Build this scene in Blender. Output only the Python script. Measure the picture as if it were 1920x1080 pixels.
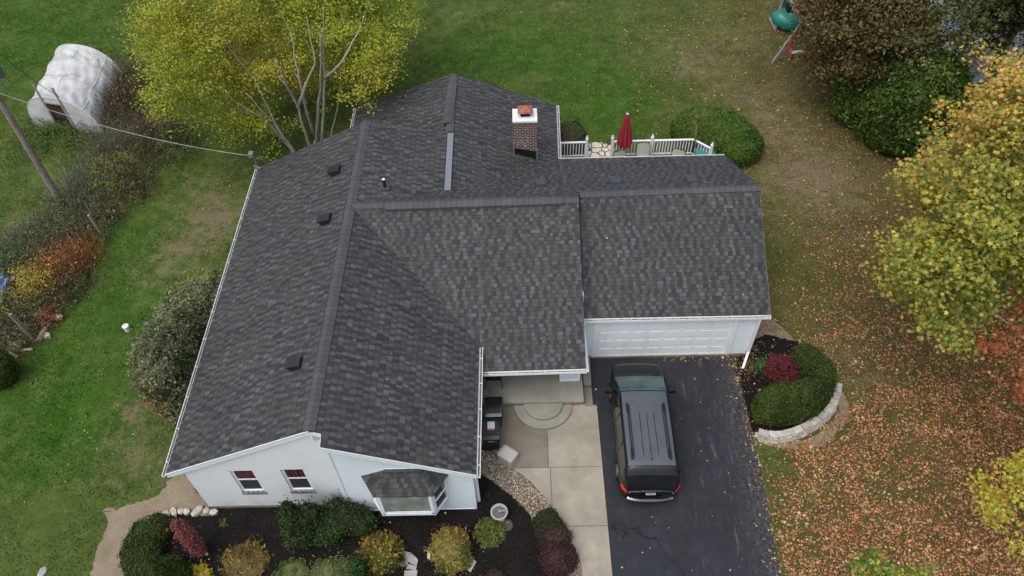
import bpy, math, random
import numpy as np
from mathutils import Vector, Matrix
random.seed(7); rng = np.random.default_rng(7)
sc = bpy.context.scene
for o in list(bpy.data.objects): bpy.data.objects.remove(o)
COL = sc.collection
# ------------------------------------------------------------------ camera
F=1463.282; PIT,YAW,ROL=math.radians(50.075),math.radians(-1.116),math.radians(-2.117)
CP=np.array([11.085,-11.226,24.772])
fw=np.array([math.sin(YAW)*math.cos(PIT),math.cos(YAW)*math.cos(PIT),-math.sin(PIT)])
r0=np.array([math.cos(YAW),-math.sin(YAW),0.]);u0=np.cross(r0,fw)
rr=r0*math.cos(ROL)+u0*math.sin(ROL);uu=-r0*math.sin(ROL)+u0*math.cos(ROL)
cd=bpy.data.cameras.new('camera');co=bpy.data.objects.new('camera',cd);COL.objects.link(co)
M=Matrix.Identity(4)
for i in range(3): M[i][0]=rr[i];M[i][1]=uu[i];M[i][2]=-fw[i];M[i][3]=CP[i]
co.matrix_world=M;cd.sensor_width=36;cd.lens=F/1920*36;cd.clip_end=2000;sc.camera=co
def ray(px,py): return fw+rr*(px-960)/F-uu*(py-540)/F
def at(px,py,z=0.):
    d=ray(px,py);return CP+d*((z-CP[2])/d[2])
def aty(px,py,y):
    d=ray(px,py);return CP+d*((y-CP[1])/d[1])
def proj(X):
    d=np.asarray(X,float)-CP;w=d@fw;return np.stack([960+F*(d@rr)/w,540-F*(d@uu)/w],-1)
# ------------------------------------------------------------------ world, sun, exposure
W=bpy.data.worlds.new("World");sc.world=W;W.use_nodes=True
nt=W.node_tree;nt.nodes.clear()
SE,SR=math.radians(64),math.radians(222)
sk=nt.nodes.new('ShaderNodeTexSky');sk.sky_type='NISHITA';sk.sun_disc=False;sk.sun_elevation=SE;sk.sun_rotation=SR;sk.dust_density=4;sk.air_density=1.2
hs=nt.nodes.new('ShaderNodeHueSaturation');hs.inputs['Saturation'].default_value=.56
bg=nt.nodes.new('ShaderNodeBackground');bg.inputs[1].default_value=.13
wo=nt.nodes.new('ShaderNodeOutputWorld')
nt.links.new(sk.outputs[0],hs.inputs['Color']);
# overcast: a bright veil overhead, dimmer towards the horizon
tcw=nt.nodes.new('ShaderNodeTexCoord');sxw=nt.nodes.new('ShaderNodeSeparateXYZ');nt.links.new(tcw.outputs['Generated'],sxw.inputs[0])
mrw=nt.nodes.new('ShaderNodeMapRange');mrw.clamp=True;mrw.inputs[1].default_value=0;mrw.inputs[2].default_value=1;mrw.inputs[3].default_value=1.35;mrw.inputs[4].default_value=2.3;nt.links.new(sxw.outputs[2],mrw.inputs[0])
vmw=nt.nodes.new('ShaderNodeVectorMath');vmw.operation='SCALE';nt.links.new(hs.outputs[0],vmw.inputs[0]);nt.links.new(mrw.outputs[0],vmw.inputs['Scale']);nt.links.new(vmw.outputs[0],bg.inputs[0]);nt.links.new(bg.outputs[0],wo.inputs[0])
sl=bpy.data.lights.new('sun','SUN');sl.energy=.5;sl.angle=math.radians(35);sl.color=(1,.97,.93)
so=bpy.data.objects.new('sun',sl);COL.objects.link(so)
sd=Vector((math.sin(SR)*math.cos(SE),math.cos(SR)*math.cos(SE),math.sin(SE)))
so.rotation_euler=sd.to_track_quat('Z','Y').to_euler();so.location=sd*60
sc.view_settings.view_transform='Standard';sc.view_settings.look='None';sc.view_settings.exposure=-.15;sc.view_settings.gamma=1
# ------------------------------------------------------------------ materials
class NB:
    def __init__(s,name):
        s.m=bpy.data.materials.new(name);s.m.use_nodes=True;s.t=s.m.node_tree;s.t.nodes.clear()
        s.out=s.n('ShaderNodeOutputMaterial');s.b=s.n('ShaderNodeBsdfPrincipled');s.l(s.b.outputs[0],s.out.inputs[0])
        s.b.inputs['Specular IOR Level'].default_value=.3
    def n(s,ty,**k):
        x=s.t.nodes.new(ty)
        for a,b in k.items(): setattr(x,a,b)
        return x
    def l(s,a,b): s.t.links.new(a,b)
    def put(s,inp,v):
        if hasattr(v,'is_linked') or isinstance(v,bpy.types.NodeSocket): s.l(v,inp)
        elif isinstance(v,(tuple,list)) and len(v)==3 and inp.type=='RGBA': inp.default_value=(*v,1)
        else: inp.default_value=v
    def math(s,op,a,b=0.,c=None):
        x=s.n('ShaderNodeMath',operation=op);s.put(x.inputs[0],a);s.put(x.inputs[1],b)
        if c is not None: s.put(x.inputs[2],c)
        return x.outputs[0]
    def noise(s,scale,det=4,vec=None,rough=.6,dist=0.):
        x=s.n('ShaderNodeTexNoise');x.inputs['Scale'].default_value=scale;x.inputs['Detail'].default_value=det;x.inputs['Roughness'].default_value=rough;x.inputs['Distortion'].default_value=dist
        s.l(vec if vec is not None else s.pos(),x.inputs['Vector']);return x.outputs[0]
    def pos(s):
        if not hasattr(s,'_p'): s._p=s.n('ShaderNodeTexCoord').outputs['Object']
        return s._p
    def ramp(s,f,a,b,lo=0.,hi=1.):
        x=s.n('ShaderNodeMapRange');x.clamp=True;s.put(x.inputs[0],f);x.inputs[1].default_value=a;x.inputs[2].default_value=b;x.inputs[3].default_value=lo;x.inputs[4].default_value=hi;return x.outputs[0]
    def mix(s,f,a,b,mode='MIX'):
        x=s.n('ShaderNodeMix',data_type='RGBA',blend_type=mode);s.put(x.inputs[0],f);s.put(x.inputs[6],a);s.put(x.inputs[7],b);return x.outputs[2]
    def scale(s,vec,v):
        x=s.n('ShaderNodeMapping');s.l(vec,x.inputs[0]);x.inputs['Scale'].default_value=v;return x.outputs[0]
    def attr(s,name): return s.n('ShaderNodeAttribute',attribute_name=name)
    def fin(s,col,rough=.8,bump=None,bs=.3,bd=.02,metal=0.,spec=None):
        s.put(s.b.inputs['Base Color'],col);s.put(s.b.inputs['Roughness'],rough);s.b.inputs['Metallic'].default_value=metal
        if spec is not None: s.b.inputs['Specular IOR Level'].default_value=spec
        if bump is not None:
            x=s.n('ShaderNodeBump');x.inputs['Strength'].default_value=bs;x.inputs['Distance'].default_value=bd;s.put(x.inputs['Height'],bump);s.l(x.outputs[0],s.b.inputs['Normal'])
        return s.m
def simple(name,col,rough=.6,metal=0.,var=.15,sc_=8.,spec=None,bump=0.):
    b=NB(name);n=b.noise(sc_,5)
    c=b.mix(b.ramp(n,.3,.7),tuple(x*(1-var) for x in col),tuple(min(1,x*(1+var)) for x in col))
    return b.fin(c,rough,n if bump else None,bump,.01,metal,spec)
def shingle_mat(name,tab=.140,course=.138,dark=1.,ridge=False):
    b=NB(name);uv=b.n('ShaderNodeUVMap').outputs[0];sx=b.n('ShaderNodeSeparateXYZ');b.l(uv,sx.inputs[0])
    U,V=sx.outputs[0],sx.outputs[1]
    row=b.math('FLOOR',b.math('DIVIDE',V,course));fr=b.math('FRACT',b.math('DIVIDE',V,course))
    wn=b.n('ShaderNodeTexWhiteNoise',noise_dimensions='1D');b.l(row,wn.inputs['W'])
    if ridge: cell=row
    else:
        uo=b.math('ADD',b.math('DIVIDE',U,tab*2),b.math('MULTIPLY',wn.outputs['Value'],17.3))
        pi_=b.math('FLOOR',uo);f2=b.math('FRACT',uo);w2=b.n('ShaderNodeTexWhiteNoise',noise_dimensions='2D');c2=b.n('ShaderNodeCombineXYZ');b.l(pi_,c2.inputs[0]);b.l(row,c2.inputs[1]);b.l(c2.outputs[0],w2.inputs['Vector'])
        th=b.math('ADD',b.math('MULTIPLY',w2.outputs['Value'],.36),.34);par=b.math('GREATER_THAN',f2,th)
        flip=b.math('GREATER_THAN',b.math('FRACT',b.math('MULTIPLY',w2.outputs['Value'],7.31)),.84);par2=b.math('ABSOLUTE',b.math('SUBTRACT',par,flip))
        cell=b.math('ADD',b.math('MULTIPLY',pi_,2),par);edge=b.math('MINIMUM',b.math('ABSOLUTE',b.math('SUBTRACT',f2,th)),f2)
    cn=b.n('ShaderNodeTexWhiteNoise',noise_dimensions='2D');cx=b.n('ShaderNodeCombineXYZ');b.l(cell,cx.inputs[0]);b.l(row,cx.inputs[1]);b.l(cx.outputs[0],cn.inputs['Vector'])
    def rampc(pal):
        cr=b.n('ShaderNodeValToRGB');b.l(cn.outputs['Value'],cr.inputs[0]);cr.color_ramp.interpolation='CONSTANT';el=cr.color_ramp.elements
        while len(el)<len(pal): el.new(.5)
        for e,(p_,c) in zip(el,pal): e.position=p_;e.color=(*[x*dark for x in c],1)
        return cr.outputs[0]
    LT=rampc([(0,(.047,.0475,.0485)),(.3,(.057,.0575,.0595)),(.6,(.042,.0415,.0415)),(.75,(.069,.072,.076)),(.9,(.051,.047,.044))])
    DKC=rampc([(0,(.024,.024,.026)),(.35,(.031,.030,.031)),(.7,(.020,.020,.022)),(.85,(.036,.034,.033))])
    c=b.mix(par2,LT,DKC) if not ridge else LT
    if ridge: c=b.mix(.55,c,(.066*dark,.072*dark,.080*dark))
    gr=b.noise(160,2);c=b.mix(b.ramp(gr,.35,.65,0,.5),c,b.mix(1.,c,(1.5,1.5,1.5),'MULTIPLY'))
    big=b.noise(.5,4);c=b.mix(b.ramp(big,.3,.7,0,1),b.mix(1.,c,(.84,.84,.86),'MULTIPLY'),b.mix(1.,c,(1.12,1.11,1.08),'MULTIPLY'))
    # shadow line under each butt edge, painted as a dark band
    gap=b.math('LESS_THAN',fr,.1);c=b.mix(b.math('MULTIPLY',gap,.62),c,(.012,.012,.013))  # gap: mask of the painted shadow line
    if not ridge:
        g2=b.math('LESS_THAN',edge,.018);c=b.mix(b.math('MULTIPLY',g2,.5),c,(.015,.015,.016))
    h=b.math('MULTIPLY',fr,-1.)
    h=b.math('ADD',h,b.math('MULTIPLY',cn.outputs['Value'],.6))
    return b.fin(c,.75,h,.6,.012,spec=.4)
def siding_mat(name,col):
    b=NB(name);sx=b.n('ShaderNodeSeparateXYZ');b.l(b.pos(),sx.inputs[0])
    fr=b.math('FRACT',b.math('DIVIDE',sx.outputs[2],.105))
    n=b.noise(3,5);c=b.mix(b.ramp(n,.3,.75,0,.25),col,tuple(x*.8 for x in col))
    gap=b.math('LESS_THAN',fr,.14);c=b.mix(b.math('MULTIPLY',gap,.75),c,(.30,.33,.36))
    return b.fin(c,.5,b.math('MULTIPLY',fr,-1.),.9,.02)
MS=shingle_mat('shingles',tab=.150,course=.150);MSX=shingle_mat('side slope shingles',tab=.130,course=.205);MR=shingle_mat('ridge shingles',course=.2,ridge=True,dark=.95)
MSB=shingle_mat('bay shingles',tab=.16,course=.15,dark=.8)
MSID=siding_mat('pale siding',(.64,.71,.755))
MTR=simple('white trim',(.72,.76,.78),.45,var=.06,sc_=5)
MGUT=simple('gutter white',(.72,.72,.70),.4,var=.12,sc_=20)
MDEB=simple('gutter litter',(.10,.055,.03),.9,var=.8,sc_=40)
def brickpaint():
    b=NB('painted brick');v=b.n('ShaderNodeCombineXYZ');sx=b.n('ShaderNodeSeparateXYZ');b.l(b.pos(),sx.inputs[0]);b.l(sx.outputs[0],v.inputs[0]);b.l(sx.outputs[2],v.inputs[1])
    br=b.n('ShaderNodeTexBrick');b.l(v.outputs[0],br.inputs[0]);br.inputs['Scale'].default_value=1;br.inputs['Brick Width'].default_value=.21;br.inputs['Row Height'].default_value=.075;br.inputs['Mortar Size'].default_value=.006
    br.inputs['Color1'].default_value=(.74,.775,.79,1);br.inputs['Color2'].default_value=(.70,.74,.76,1);br.inputs['Mortar'].default_value=(.62,.66,.68,1)
    st=b.noise(1.6,6,b.scale(b.pos(),(1,1,.5)));low=b.ramp(sx.outputs[2],.0,.85,1,0)
    f=b.math('MULTIPLY',b.ramp(st,.42,.68),b.math('ADD',b.math('MULTIPLY',low,.75),.1))
    c=b.mix(f,br.outputs[0],(.42,.41,.37))
    ch=b.noise(9,5,b.scale(b.pos(),(1,1,3)));f2=b.ramp(ch,.70,.74,0,.7);c=b.mix(f2,c,(.36,.34,.32))
    return b.fin(c,.7,br.outputs['Fac'],-.5,.01)
MBP=brickpaint()
def brick_red():
    b=NB('chimney brick');sx=b.n('ShaderNodeSeparateXYZ');b.l(b.pos(),sx.inputs[0]);v=b.n('ShaderNodeCombineXYZ')
    b.l(b.math('ADD',sx.outputs[0],sx.outputs[1]),v.inputs[0]);b.l(sx.outputs[2],v.inputs[1])
    br=b.n('ShaderNodeTexBrick');b.l(v.outputs[0],br.inputs[0]);br.inputs['Scale'].default_value=1;br.inputs['Brick Width'].default_value=.22;br.inputs['Row Height'].default_value=.085;br.inputs['Mortar Size'].default_value=.014
    br.inputs['Color1'].default_value=(.085,.026,.023,1);br.inputs['Color2'].default_value=(.035,.016,.016,1);br.inputs['Mortar'].default_value=(.32,.27,.25,1)
    st=b.noise(4,5);c=b.mix(b.ramp(st,.58,.68,0,.7),br.outputs[0],(.5,.47,.44))
    return b.fin(c,.85,br.outputs['Fac'],-.4,.01)
MBR=brick_red()
def concrete(name,col=(.40,.37,.31)):
    b=NB(name);n1=b.noise(.9,6,rough=.65);n2=b.noise(30,3)
    c=b.mix(b.ramp(n1,.35,.7),tuple(x*.72 for x in col),tuple(x*1.12 for x in col))
    c=b.mix(b.ramp(n2,.35,.7,0,.25),c,tuple(x*.6 for x in col))
    n3=b.noise(2.2,6,rough=.7);c=b.mix(b.ramp(n3,.58,.70,0,.38),c,(.15,.14,.12))
    return b.fin(c,.85,n2,.2,.01)
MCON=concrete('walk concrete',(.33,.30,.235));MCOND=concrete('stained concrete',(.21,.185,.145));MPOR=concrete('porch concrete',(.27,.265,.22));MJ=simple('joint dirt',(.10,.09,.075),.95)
def asphalt():
    b=NB('sealed asphalt');n=b.noise(.7,6,rough=.7);n2=b.noise(60,2)
    c=b.mix(b.ramp(n,.35,.65),(.013,.0145,.019),(.023,.026,.033))
    # worn streaks run down the drive
    mp=b.n('ShaderNodeMapping');b.l(b.pos(),mp.inputs[0]);mp.inputs['Rotation'].default_value=(0,0,math.radians(28));mp.inputs['Scale'].default_value=(5.5,.9,1)
    s1=b.noise(1.6,6,mp.outputs[0],.75);sp=b.noise(.45,3)
    sx=b.n('ShaderNodeSeparateXYZ');b.l(b.pos(),sx.inputs[0])
    east=b.ramp(sx.outputs[0],15.2,17.2,.12,1)
    c=b.mix(b.math('MULTIPLY',b.math('MULTIPLY',b.ramp(s1,.55,.68,0,.85),b.ramp(sp,.42,.62)),east),c,(.105,.105,.11))
    tan=b.noise(.9,4,mp.outputs[0]);c=b.mix(b.math('MULTIPLY',b.ramp(tan,.60,.70,0,.55),east),c,(.11,.095,.075));mt=b.noise(2.2,6,rough=.75);c=b.mix(b.ramp(mt,.52,.70,0,.35),c,(.055,.057,.062))
    c=b.mix(b.ramp(n2,.6,.75,0,.4),c,(.08,.08,.085))
    sh=b.ramp(sx.outputs[0],18.0,19.2,0,.45);c=b.mix(b.math('MULTIPLY',sh,b.ramp(b.noise(8,5),.4,.65)),c,(.14,.13,.12))
    w=b.n('ShaderNodeTexVoronoi',feature='DISTANCE_TO_EDGE');wv=b.n('ShaderNodeVectorMath',operation='ADD');nn=b.n('ShaderNodeTexNoise');nn.inputs['Scale'].default_value=1.5;nn.inputs['Detail'].default_value=6;b.l(b.pos(),nn.inputs[0])
    b.l(b.pos(),wv.inputs[0]);b.l(nn.outputs['Color'],wv.inputs[1]);b.l(wv.outputs[0],w.inputs['Vector']);w.inputs['Scale'].default_value=.23
    cr=b.math('MULTIPLY',b.math('LESS_THAN',w.outputs[0],.004),b.ramp(sx.outputs[1],-.2,-1.,0,1));c=b.mix(b.math('MULTIPLY',cr,.9),c,(.006,.006,.007))
    return b.fin(c,b.ramp(n,.3,.7,.65,.85),n2,.35,.01,spec=.3)
MASP=asphalt()
def mulch():
    b=NB('dark mulch');v=b.n('ShaderNodeTexVoronoi');v.inputs['Scale'].default_value=34;b.l(b.scale(b.pos(),(1,1.5,1)),v.inputs['Vector'])
    n=b.noise(1.2,5);c=b.mix(b.ramp(v.outputs['Distance'],0,.7),(.016,.013,.012),(.006,.005,.005))
    c=b.mix(b.ramp(n,.45,.7,0,.5),c,(.022,.018,.016))
    return b.fin(c,.95,v.outputs['Distance'],-.8,.03,spec=.1)
MMUL=mulch()
def dirt():
    b=NB('bare dirt');n=b.noise(.9,7,rough=.7);n2=b.noise(22,5,rough=.7)
    c=b.mix(b.ramp(n,.3,.7),(.19,.15,.10),(.33,.275,.20));c=b.mix(b.ramp(n2,.42,.7,0,.8),c,(.12,.095,.06))
    return b.fin(c,.95,n2,.6,.03,spec=.1)
MDIRT=dirt()
MGRAVB=simple('gravel bed',(.16,.13,.10),.95,var=.6,sc_=60,bump=.6)
def leafmat(name,trans=.28,rough=.55,attr='Col',spec=.25):
    b=NB(name);a=b.attr(attr);b.put(b.b.inputs['Base Color'],a.outputs['Color']);b.b.inputs['Roughness'].default_value=rough;b.b.inputs['Specular IOR Level'].default_value=spec
    tr=b.n('ShaderNodeBsdfTranslucent');b.l(a.outputs['Color'],tr.inputs[0]);mx=b.n('ShaderNodeMixShader');mx.inputs[0].default_value=trans
    b.l(b.b.outputs[0],mx.inputs[1]);b.l(tr.outputs[0],mx.inputs[2]);b.l(mx.outputs[0],b.out.inputs[0]);return b.m
MLEAF=leafmat('leaf');MNEED=leafmat('evergreen leaf',.08,.6);MGRS=leafmat('grass blade',.2,.7,spec=.1);MLIT=leafmat('fallen leaf',.05,.8,spec=.1);MTWIG=leafmat('dry twig',.0,.9,spec=.1);MSTONE=leafmat('pebble',0,.8)
def bark(name,c1=(.16,.14,.12),c2=(.34,.31,.27)):
    b=NB(name);n=b.noise(3,6,b.scale(b.pos(),(6,6,1.2)),.7);return b.fin(b.mix(b.ramp(n,.35,.65),c1,c2),.9,n,.6,.03)
MBARK=bark('grey bark');MPOLE=bark('weathered pole',(.12,.095,.08),(.32,.27,.23));MDWOOD=bark('weathered wood',(.16,.14,.13),(.42,.39,.37))
MBLK=simple('black plastic',(.012,.013,.014),.35,var=.3,spec=.5);MDK=simple('dark void',(.006,.006,.006),.9)
def glass(name,col,rough=.06):
    b=NB(name);n=b.noise(2.2,3);return b.fin(b.mix(b.ramp(n,.35,.65),tuple(x*.75 for x in col),tuple(x*1.25 for x in col)),rough,spec=.6)
# ------------------------------------------------------------------ mesh helpers
def root(name,label,cat,loc=(0,0,0),group=None,kind=None):
    o=bpy.data.objects.new(name,None);o.empty_display_size=.2;COL.objects.link(o);o.location=tuple(float(a) for a in loc);tag(o,label,cat,group,kind);return o
def tag(o,label=None,cat=None,group=None,kind=None):
    if label:o['label']=label
    if cat:o['category']=cat
    if group:o['group']=group
    if kind:o['kind']=kind
    return o
WORLD={}
def wloc(p):
    v=Vector((0,0,0))
    while p is not None: v+=p.location;p=p.parent
    return v
class MB:
    def __init__(s): s.v=[];s.f=[];s.uv=[];s.mi=[]
    def poly(s,pts,uv=None,mi=0):
        i=len(s.v);s.v+=[tuple(float(c) for c in p) for p in pts];s.f.append(tuple(range(i,i+len(pts))));s.uv.append(uv or [(p[0],p[1]) for p in pts]);s.mi.append(mi);return s
    def hexa(s,b,t,mi=0):
        n=len(b);s.poly(b[::-1],mi=mi);s.poly(t,mi=mi)
        for i in range(n):
            j=(i+1)%n;s.poly([b[i],b[j],t[j],t[i]],mi=mi)
        return s
    def box(s,x0,x1,y0,y1,z0,z1,mi=0): return s.hexa([(x0,y0,z0),(x1,y0,z0),(x1,y1,z0),(x0,y1,z0)],[(x0,y0,z1),(x1,y0,z1),(x1,y1,z1),(x0,y1,z1)],mi)
    def bar(s,a,b,w,h,up=(0,0,1),mi=0):
        a=Vector(a);b=Vector(b);d=(b-a).normalized();u=Vector(up)
        if abs(d.dot(u))>.98:u=Vector((0,1,0))
        sx=d.cross(u).normalized()*(w/2);uz=sx.cross(d).normalized()*(h/2)
        q=lambda p:[p-sx-uz,p+sx-uz,p+sx+uz,p-sx+uz]
        A,B=q(a),q(b);s.poly(A[::-1],mi=mi);s.poly(B,mi=mi)
        for i in range(4):
            j=(i+1)%4;s.poly([A[i],A[j],B[j],B[i]],mi=mi)
        return s
    def tube(s,pts,rad,n=8,mi=0,cap=True):
        pts=[Vector(tuple(float(c) for c in p)) for p in pts];R=rad if hasattr(rad,'__len__') else [rad]*len(pts);rings=[];pv=None
        for i,p in enumerate(pts):
            d=(pts[min(i+1,len(pts)-1)]-pts[max(i-1,0)]).normalized()
            if pv is None: pv=d.orthogonal().normalized()
            pv=(pv-d*pv.dot(d)).normalized();w=d.cross(pv)
            i0=len(s.v)
            for k in range(n):
                a=2*math.pi*k/n;s.v.append(tuple(p+(pv*math.cos(a)+w*math.sin(a))*R[i]))
            rings.append(i0)
        for q in range(len(rings)-1):
            for k in range(n):
                a,b=rings[q]+k,rings[q]+(k+1)%n;c,d_=rings[q+1]+(k+1)%n,rings[q+1]+k
                s.f.append((a,b,c,d_));s.uv.append([(0,0)]*4);s.mi.append(mi)
        if cap:
            s.f.append(tuple(rings[0]+k for k in range(n))[::-1]);s.uv.append([(0,0)]*n);s.mi.append(mi)
            s.f.append(tuple(rings[-1]+k for k in range(n)));s.uv.append([(0,0)]*n);s.mi.append(mi)
        return s
    def lathe(s,c,prof,n=20,mi=0):
        for (r1,z1),(r2,z2) in zip(prof[:-1],prof[1:]):
            for k in range(n):
                a,b=2*math.pi*k/n,2*math.pi*(k+1)/n
                q=[(c[0]+r1*math.cos(a),c[1]+r1*math.sin(a),c[2]+z1),(c[0]+r1*math.cos(b),c[1]+r1*math.sin(b),c[2]+z1),(c[0]+r2*math.cos(b),c[1]+r2*math.sin(b),c[2]+z2),(c[0]+r2*math.cos(a),c[1]+r2*math.sin(a),c[2]+z2)]
                if r2<1e-6:q=q[:3]
                elif r1<1e-6:q=[q[0],q[2],q[3]]
                s.poly(q,mi=mi)
        return s
    def build(s,name,mats,parent=None,smooth=False,merge=False,**t):
        me=bpy.data.meshes.new(name);off=wloc(parent) if parent else Vector((0,0,0))
        me.from_pydata([tuple(Vector(v)-off) for v in s.v],[],s.f)
        for m in (mats if isinstance(mats,(list,tuple)) else [mats]): me.materials.append(m)
        me.polygons.foreach_set('material_index',s.mi)
        if smooth: me.polygons.foreach_set('use_smooth',[True]*len(s.f))
        ul=me.uv_layers.new(name='UVMap');ul.data.foreach_set('uv',[c for f in s.uv for q in f for c in q])
        if merge:
            import bmesh
            bm=bmesh.new();bm.from_mesh(me);bmesh.ops.remove_doubles(bm,verts=bm.verts,dist=1e-4);bm.to_mesh(me);bm.free()
        me.update();o=bpy.data.objects.new(name,me);COL.objects.link(o)
        if parent:o.parent=parent
        return tag(o,**t)
def npmesh(name,V,Fc,nper,cols,mat,parent=None,smooth=False,**t):
    """V (N,3); Fc (M,nper); cols (N,3) point colours"""
    me=bpy.data.meshes.new(name);off=np.array(wloc(parent)) if parent else np.zeros(3)
    V=(np.asarray(V)-off).astype(np.float32);me.vertices.add(len(V));me.vertices.foreach_set('co',V.ravel())
    Fc=np.asarray(Fc,np.int32);me.loops.add(Fc.size);me.loops.foreach_set('vertex_index',Fc.ravel());me.polygons.add(len(Fc))
    me.polygons.foreach_set('loop_start',np.arange(0,Fc.size,nper,dtype=np.int32));me.polygons.foreach_set('loop_total',np.full(len(Fc),nper,np.int32))
    if smooth: me.polygons.foreach_set('use_smooth',[True]*len(Fc))
    ca=me.color_attributes.new('Col','FLOAT_COLOR','POINT');ca.data.foreach_set('color',np.c_[cols,np.ones(len(cols))].astype(np.float32).ravel())
    me.materials.append(mat);me.update(calc_edges=True);me.validate();o=bpy.data.objects.new(name,me);COL.objects.link(o)
    if parent:o.parent=parent
    return tag(o,**t)
def unit(a): return a/np.maximum(np.linalg.norm(a,axis=-1,keepdims=True),1e-9)
SH={'leaf':(np.array([(0,-.5,0),(.28,0,.07),(0,.5,0),(-.28,0,.07)]),[(0,1,2),(0,2,3)]),
 'long':(np.array([(0,-.5,0),(.16,0,.05),(0,.5,-.05),(-.16,0,.05)]),[(0,1,2),(0,2,3)])}
a_=[];
for k in range(10):
    t=2*math.pi*k/10+math.pi/2;q=.5 if k%2==0 else .24
    if k==5:q=.2
    a_.append((q*math.cos(t),q*math.sin(t),-.05 if k%2==0 else .03))
SH['maple']=(np.array([(0,0,0.06)]+a_),[(0,1+k,1+(k+1)%10) for k in range(10)])
SH['blade']=(np.array([(-.5,0,0),(.5,0,0),(0,.0,1.)]),[(0,1,2)])
def leafgeo(P,N,S,C,shape='leaf',cv=.12):
    T,Fc=SH[shape];n=len(P);N=unit(N);R=rng.normal(size=(n,3));t=unit(np.cross(N,R));b=np.cross(N,t)
    S=np.broadcast_to(S,(n,))[:,None]
    V=P[:,None,:]+(t[:,None,:]*T[None,:,0:1]+b[:,None,:]*T[None,:,1:2]+N[:,None,:]*T[None,:,2:3])*S[:,None,:]
    Fa=(np.arange(n)*len(T))[:,None,None]+np.array(Fc)[None]
    C=C*(1+rng.normal(size=(n,1))*cv);C=np.clip(C,0.003,1)
    return V.reshape(-1,3),Fa.reshape(-1,3),np.repeat(C,len(T),0)
def pick(n,pal):
    w=np.array([p[1] for p in pal],float);i=rng.choice(len(pal),n,p=w/w.sum());return np.array([p[0] for p in pal])[i]
def patchpal(P,pal,scale=.8,mixr=.35):
    """choose colours in drifting patches plus random"""
    n=len(P);k=len(pal);f=np.zeros((n,k))
    for j in range(k):
        for q in range(5):
            d=rng.normal(size=3)*scale*(1+q*.5);f[:,j]+=np.sin(P@d+rng.uniform(0,6.3))/(1+q*.3)
        f[:,j]=f[:,j]*1.0+np.log(pal[j][1])*1.3
    f+=rng.gumbel(size=f.shape)*mixr*2
    return np.array([p[0] for p in pal])[f.argmax(1)]
def cat(parts):
    V=[];Fa=[];C=[];o=0
    for v,f,c in parts: V.append(v);Fa.append(f+o);C.append(c);o+=len(v)
    return np.concatenate(V),np.concatenate(Fa),np.concatenate(C)
def ico(c,r,sub=2,lump=.12):
    import bmesh
    bm=bmesh.new();bmesh.ops.create_icosphere(bm,subdivisions=sub,radius=1);V=np.array([v.co[:] for v in bm.verts]);Fa=np.array([[v.index for v in f.verts] for f in bm.faces]);bm.free()
    V=V*(1+lump*np.sin(V@rng.normal(size=3)*4+1)[:,None]);return V*np.array(r)+np.array(c),Fa
def shrub(name,label,cat_,ells,pal,size=.07,dens=900,shape='leaf',mat=None,group=None,rough=.10,flat=.5,core=.86,parent=None,corecol=None,extra=None,wild=.45,pat=.8,lum=1.):
    """ells: list of (cx,cy,cz,rx,ry,rz) unioned; thick shell of leaves over a solid core coloured darker than the leaves"""
    parts=[];E=np.array(ells,float)
    lw=rng.normal(size=(7,3))*np.array([2.6,2.6,2.2]);lp=rng.uniform(0,6.3,7);lw2=lw*3.5
    for i,e in enumerate(E):
        area=4*math.pi*((e[3]*e[4]+e[3]*e[5]+e[4]*e[5])/3);n=int(area*dens)
        d=unit(rng.normal(size=(n,3)));d[:,2]=np.where(d[:,2]<-.35,-d[:,2],d[:,2])
        sq=unit(d);rad=1-np.abs(rng.normal(size=n))*rough
        P=e[:3]+sq*e[3:]*rad[:,None]
        P+=sq*(np.sin(P@lw.T+lp).sum(1)*.024*lum*min(e[3:].min(),1.)+np.sin(P@lw2.T+lp).sum(1)*.014*lum+(rng.uniform(size=n)<.05)*rng.uniform(0,.13,n)*lum)[:,None]
        keep=P[:,2]>.02
        for j,g in enumerate(E):
            if j!=i: keep&=(((P-g[:3])/(g[3:]*.93))**2).sum(1)>1
        P=P[keep];nn=unit((P-e[:3])/e[3:]**2)
        N=nn+rng.normal(size=P.shape)*wild;C=patchpal(P,pal,pat)
        parts.append(leafgeo(P,N,size*rng.uniform(.7,1.3,len(P)),C,shape))
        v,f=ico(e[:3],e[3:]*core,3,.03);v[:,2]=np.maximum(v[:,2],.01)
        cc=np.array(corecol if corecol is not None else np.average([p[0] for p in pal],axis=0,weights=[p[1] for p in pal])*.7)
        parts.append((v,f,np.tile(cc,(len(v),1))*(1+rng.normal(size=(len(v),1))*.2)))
    if extra: parts+=extra
    V,Fa,C=cat(parts)
    return npmesh(name,V,Fa,3,np.clip(C,.003,1),mat or MNEED,parent,label=label,cat=cat_,group=group)
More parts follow.
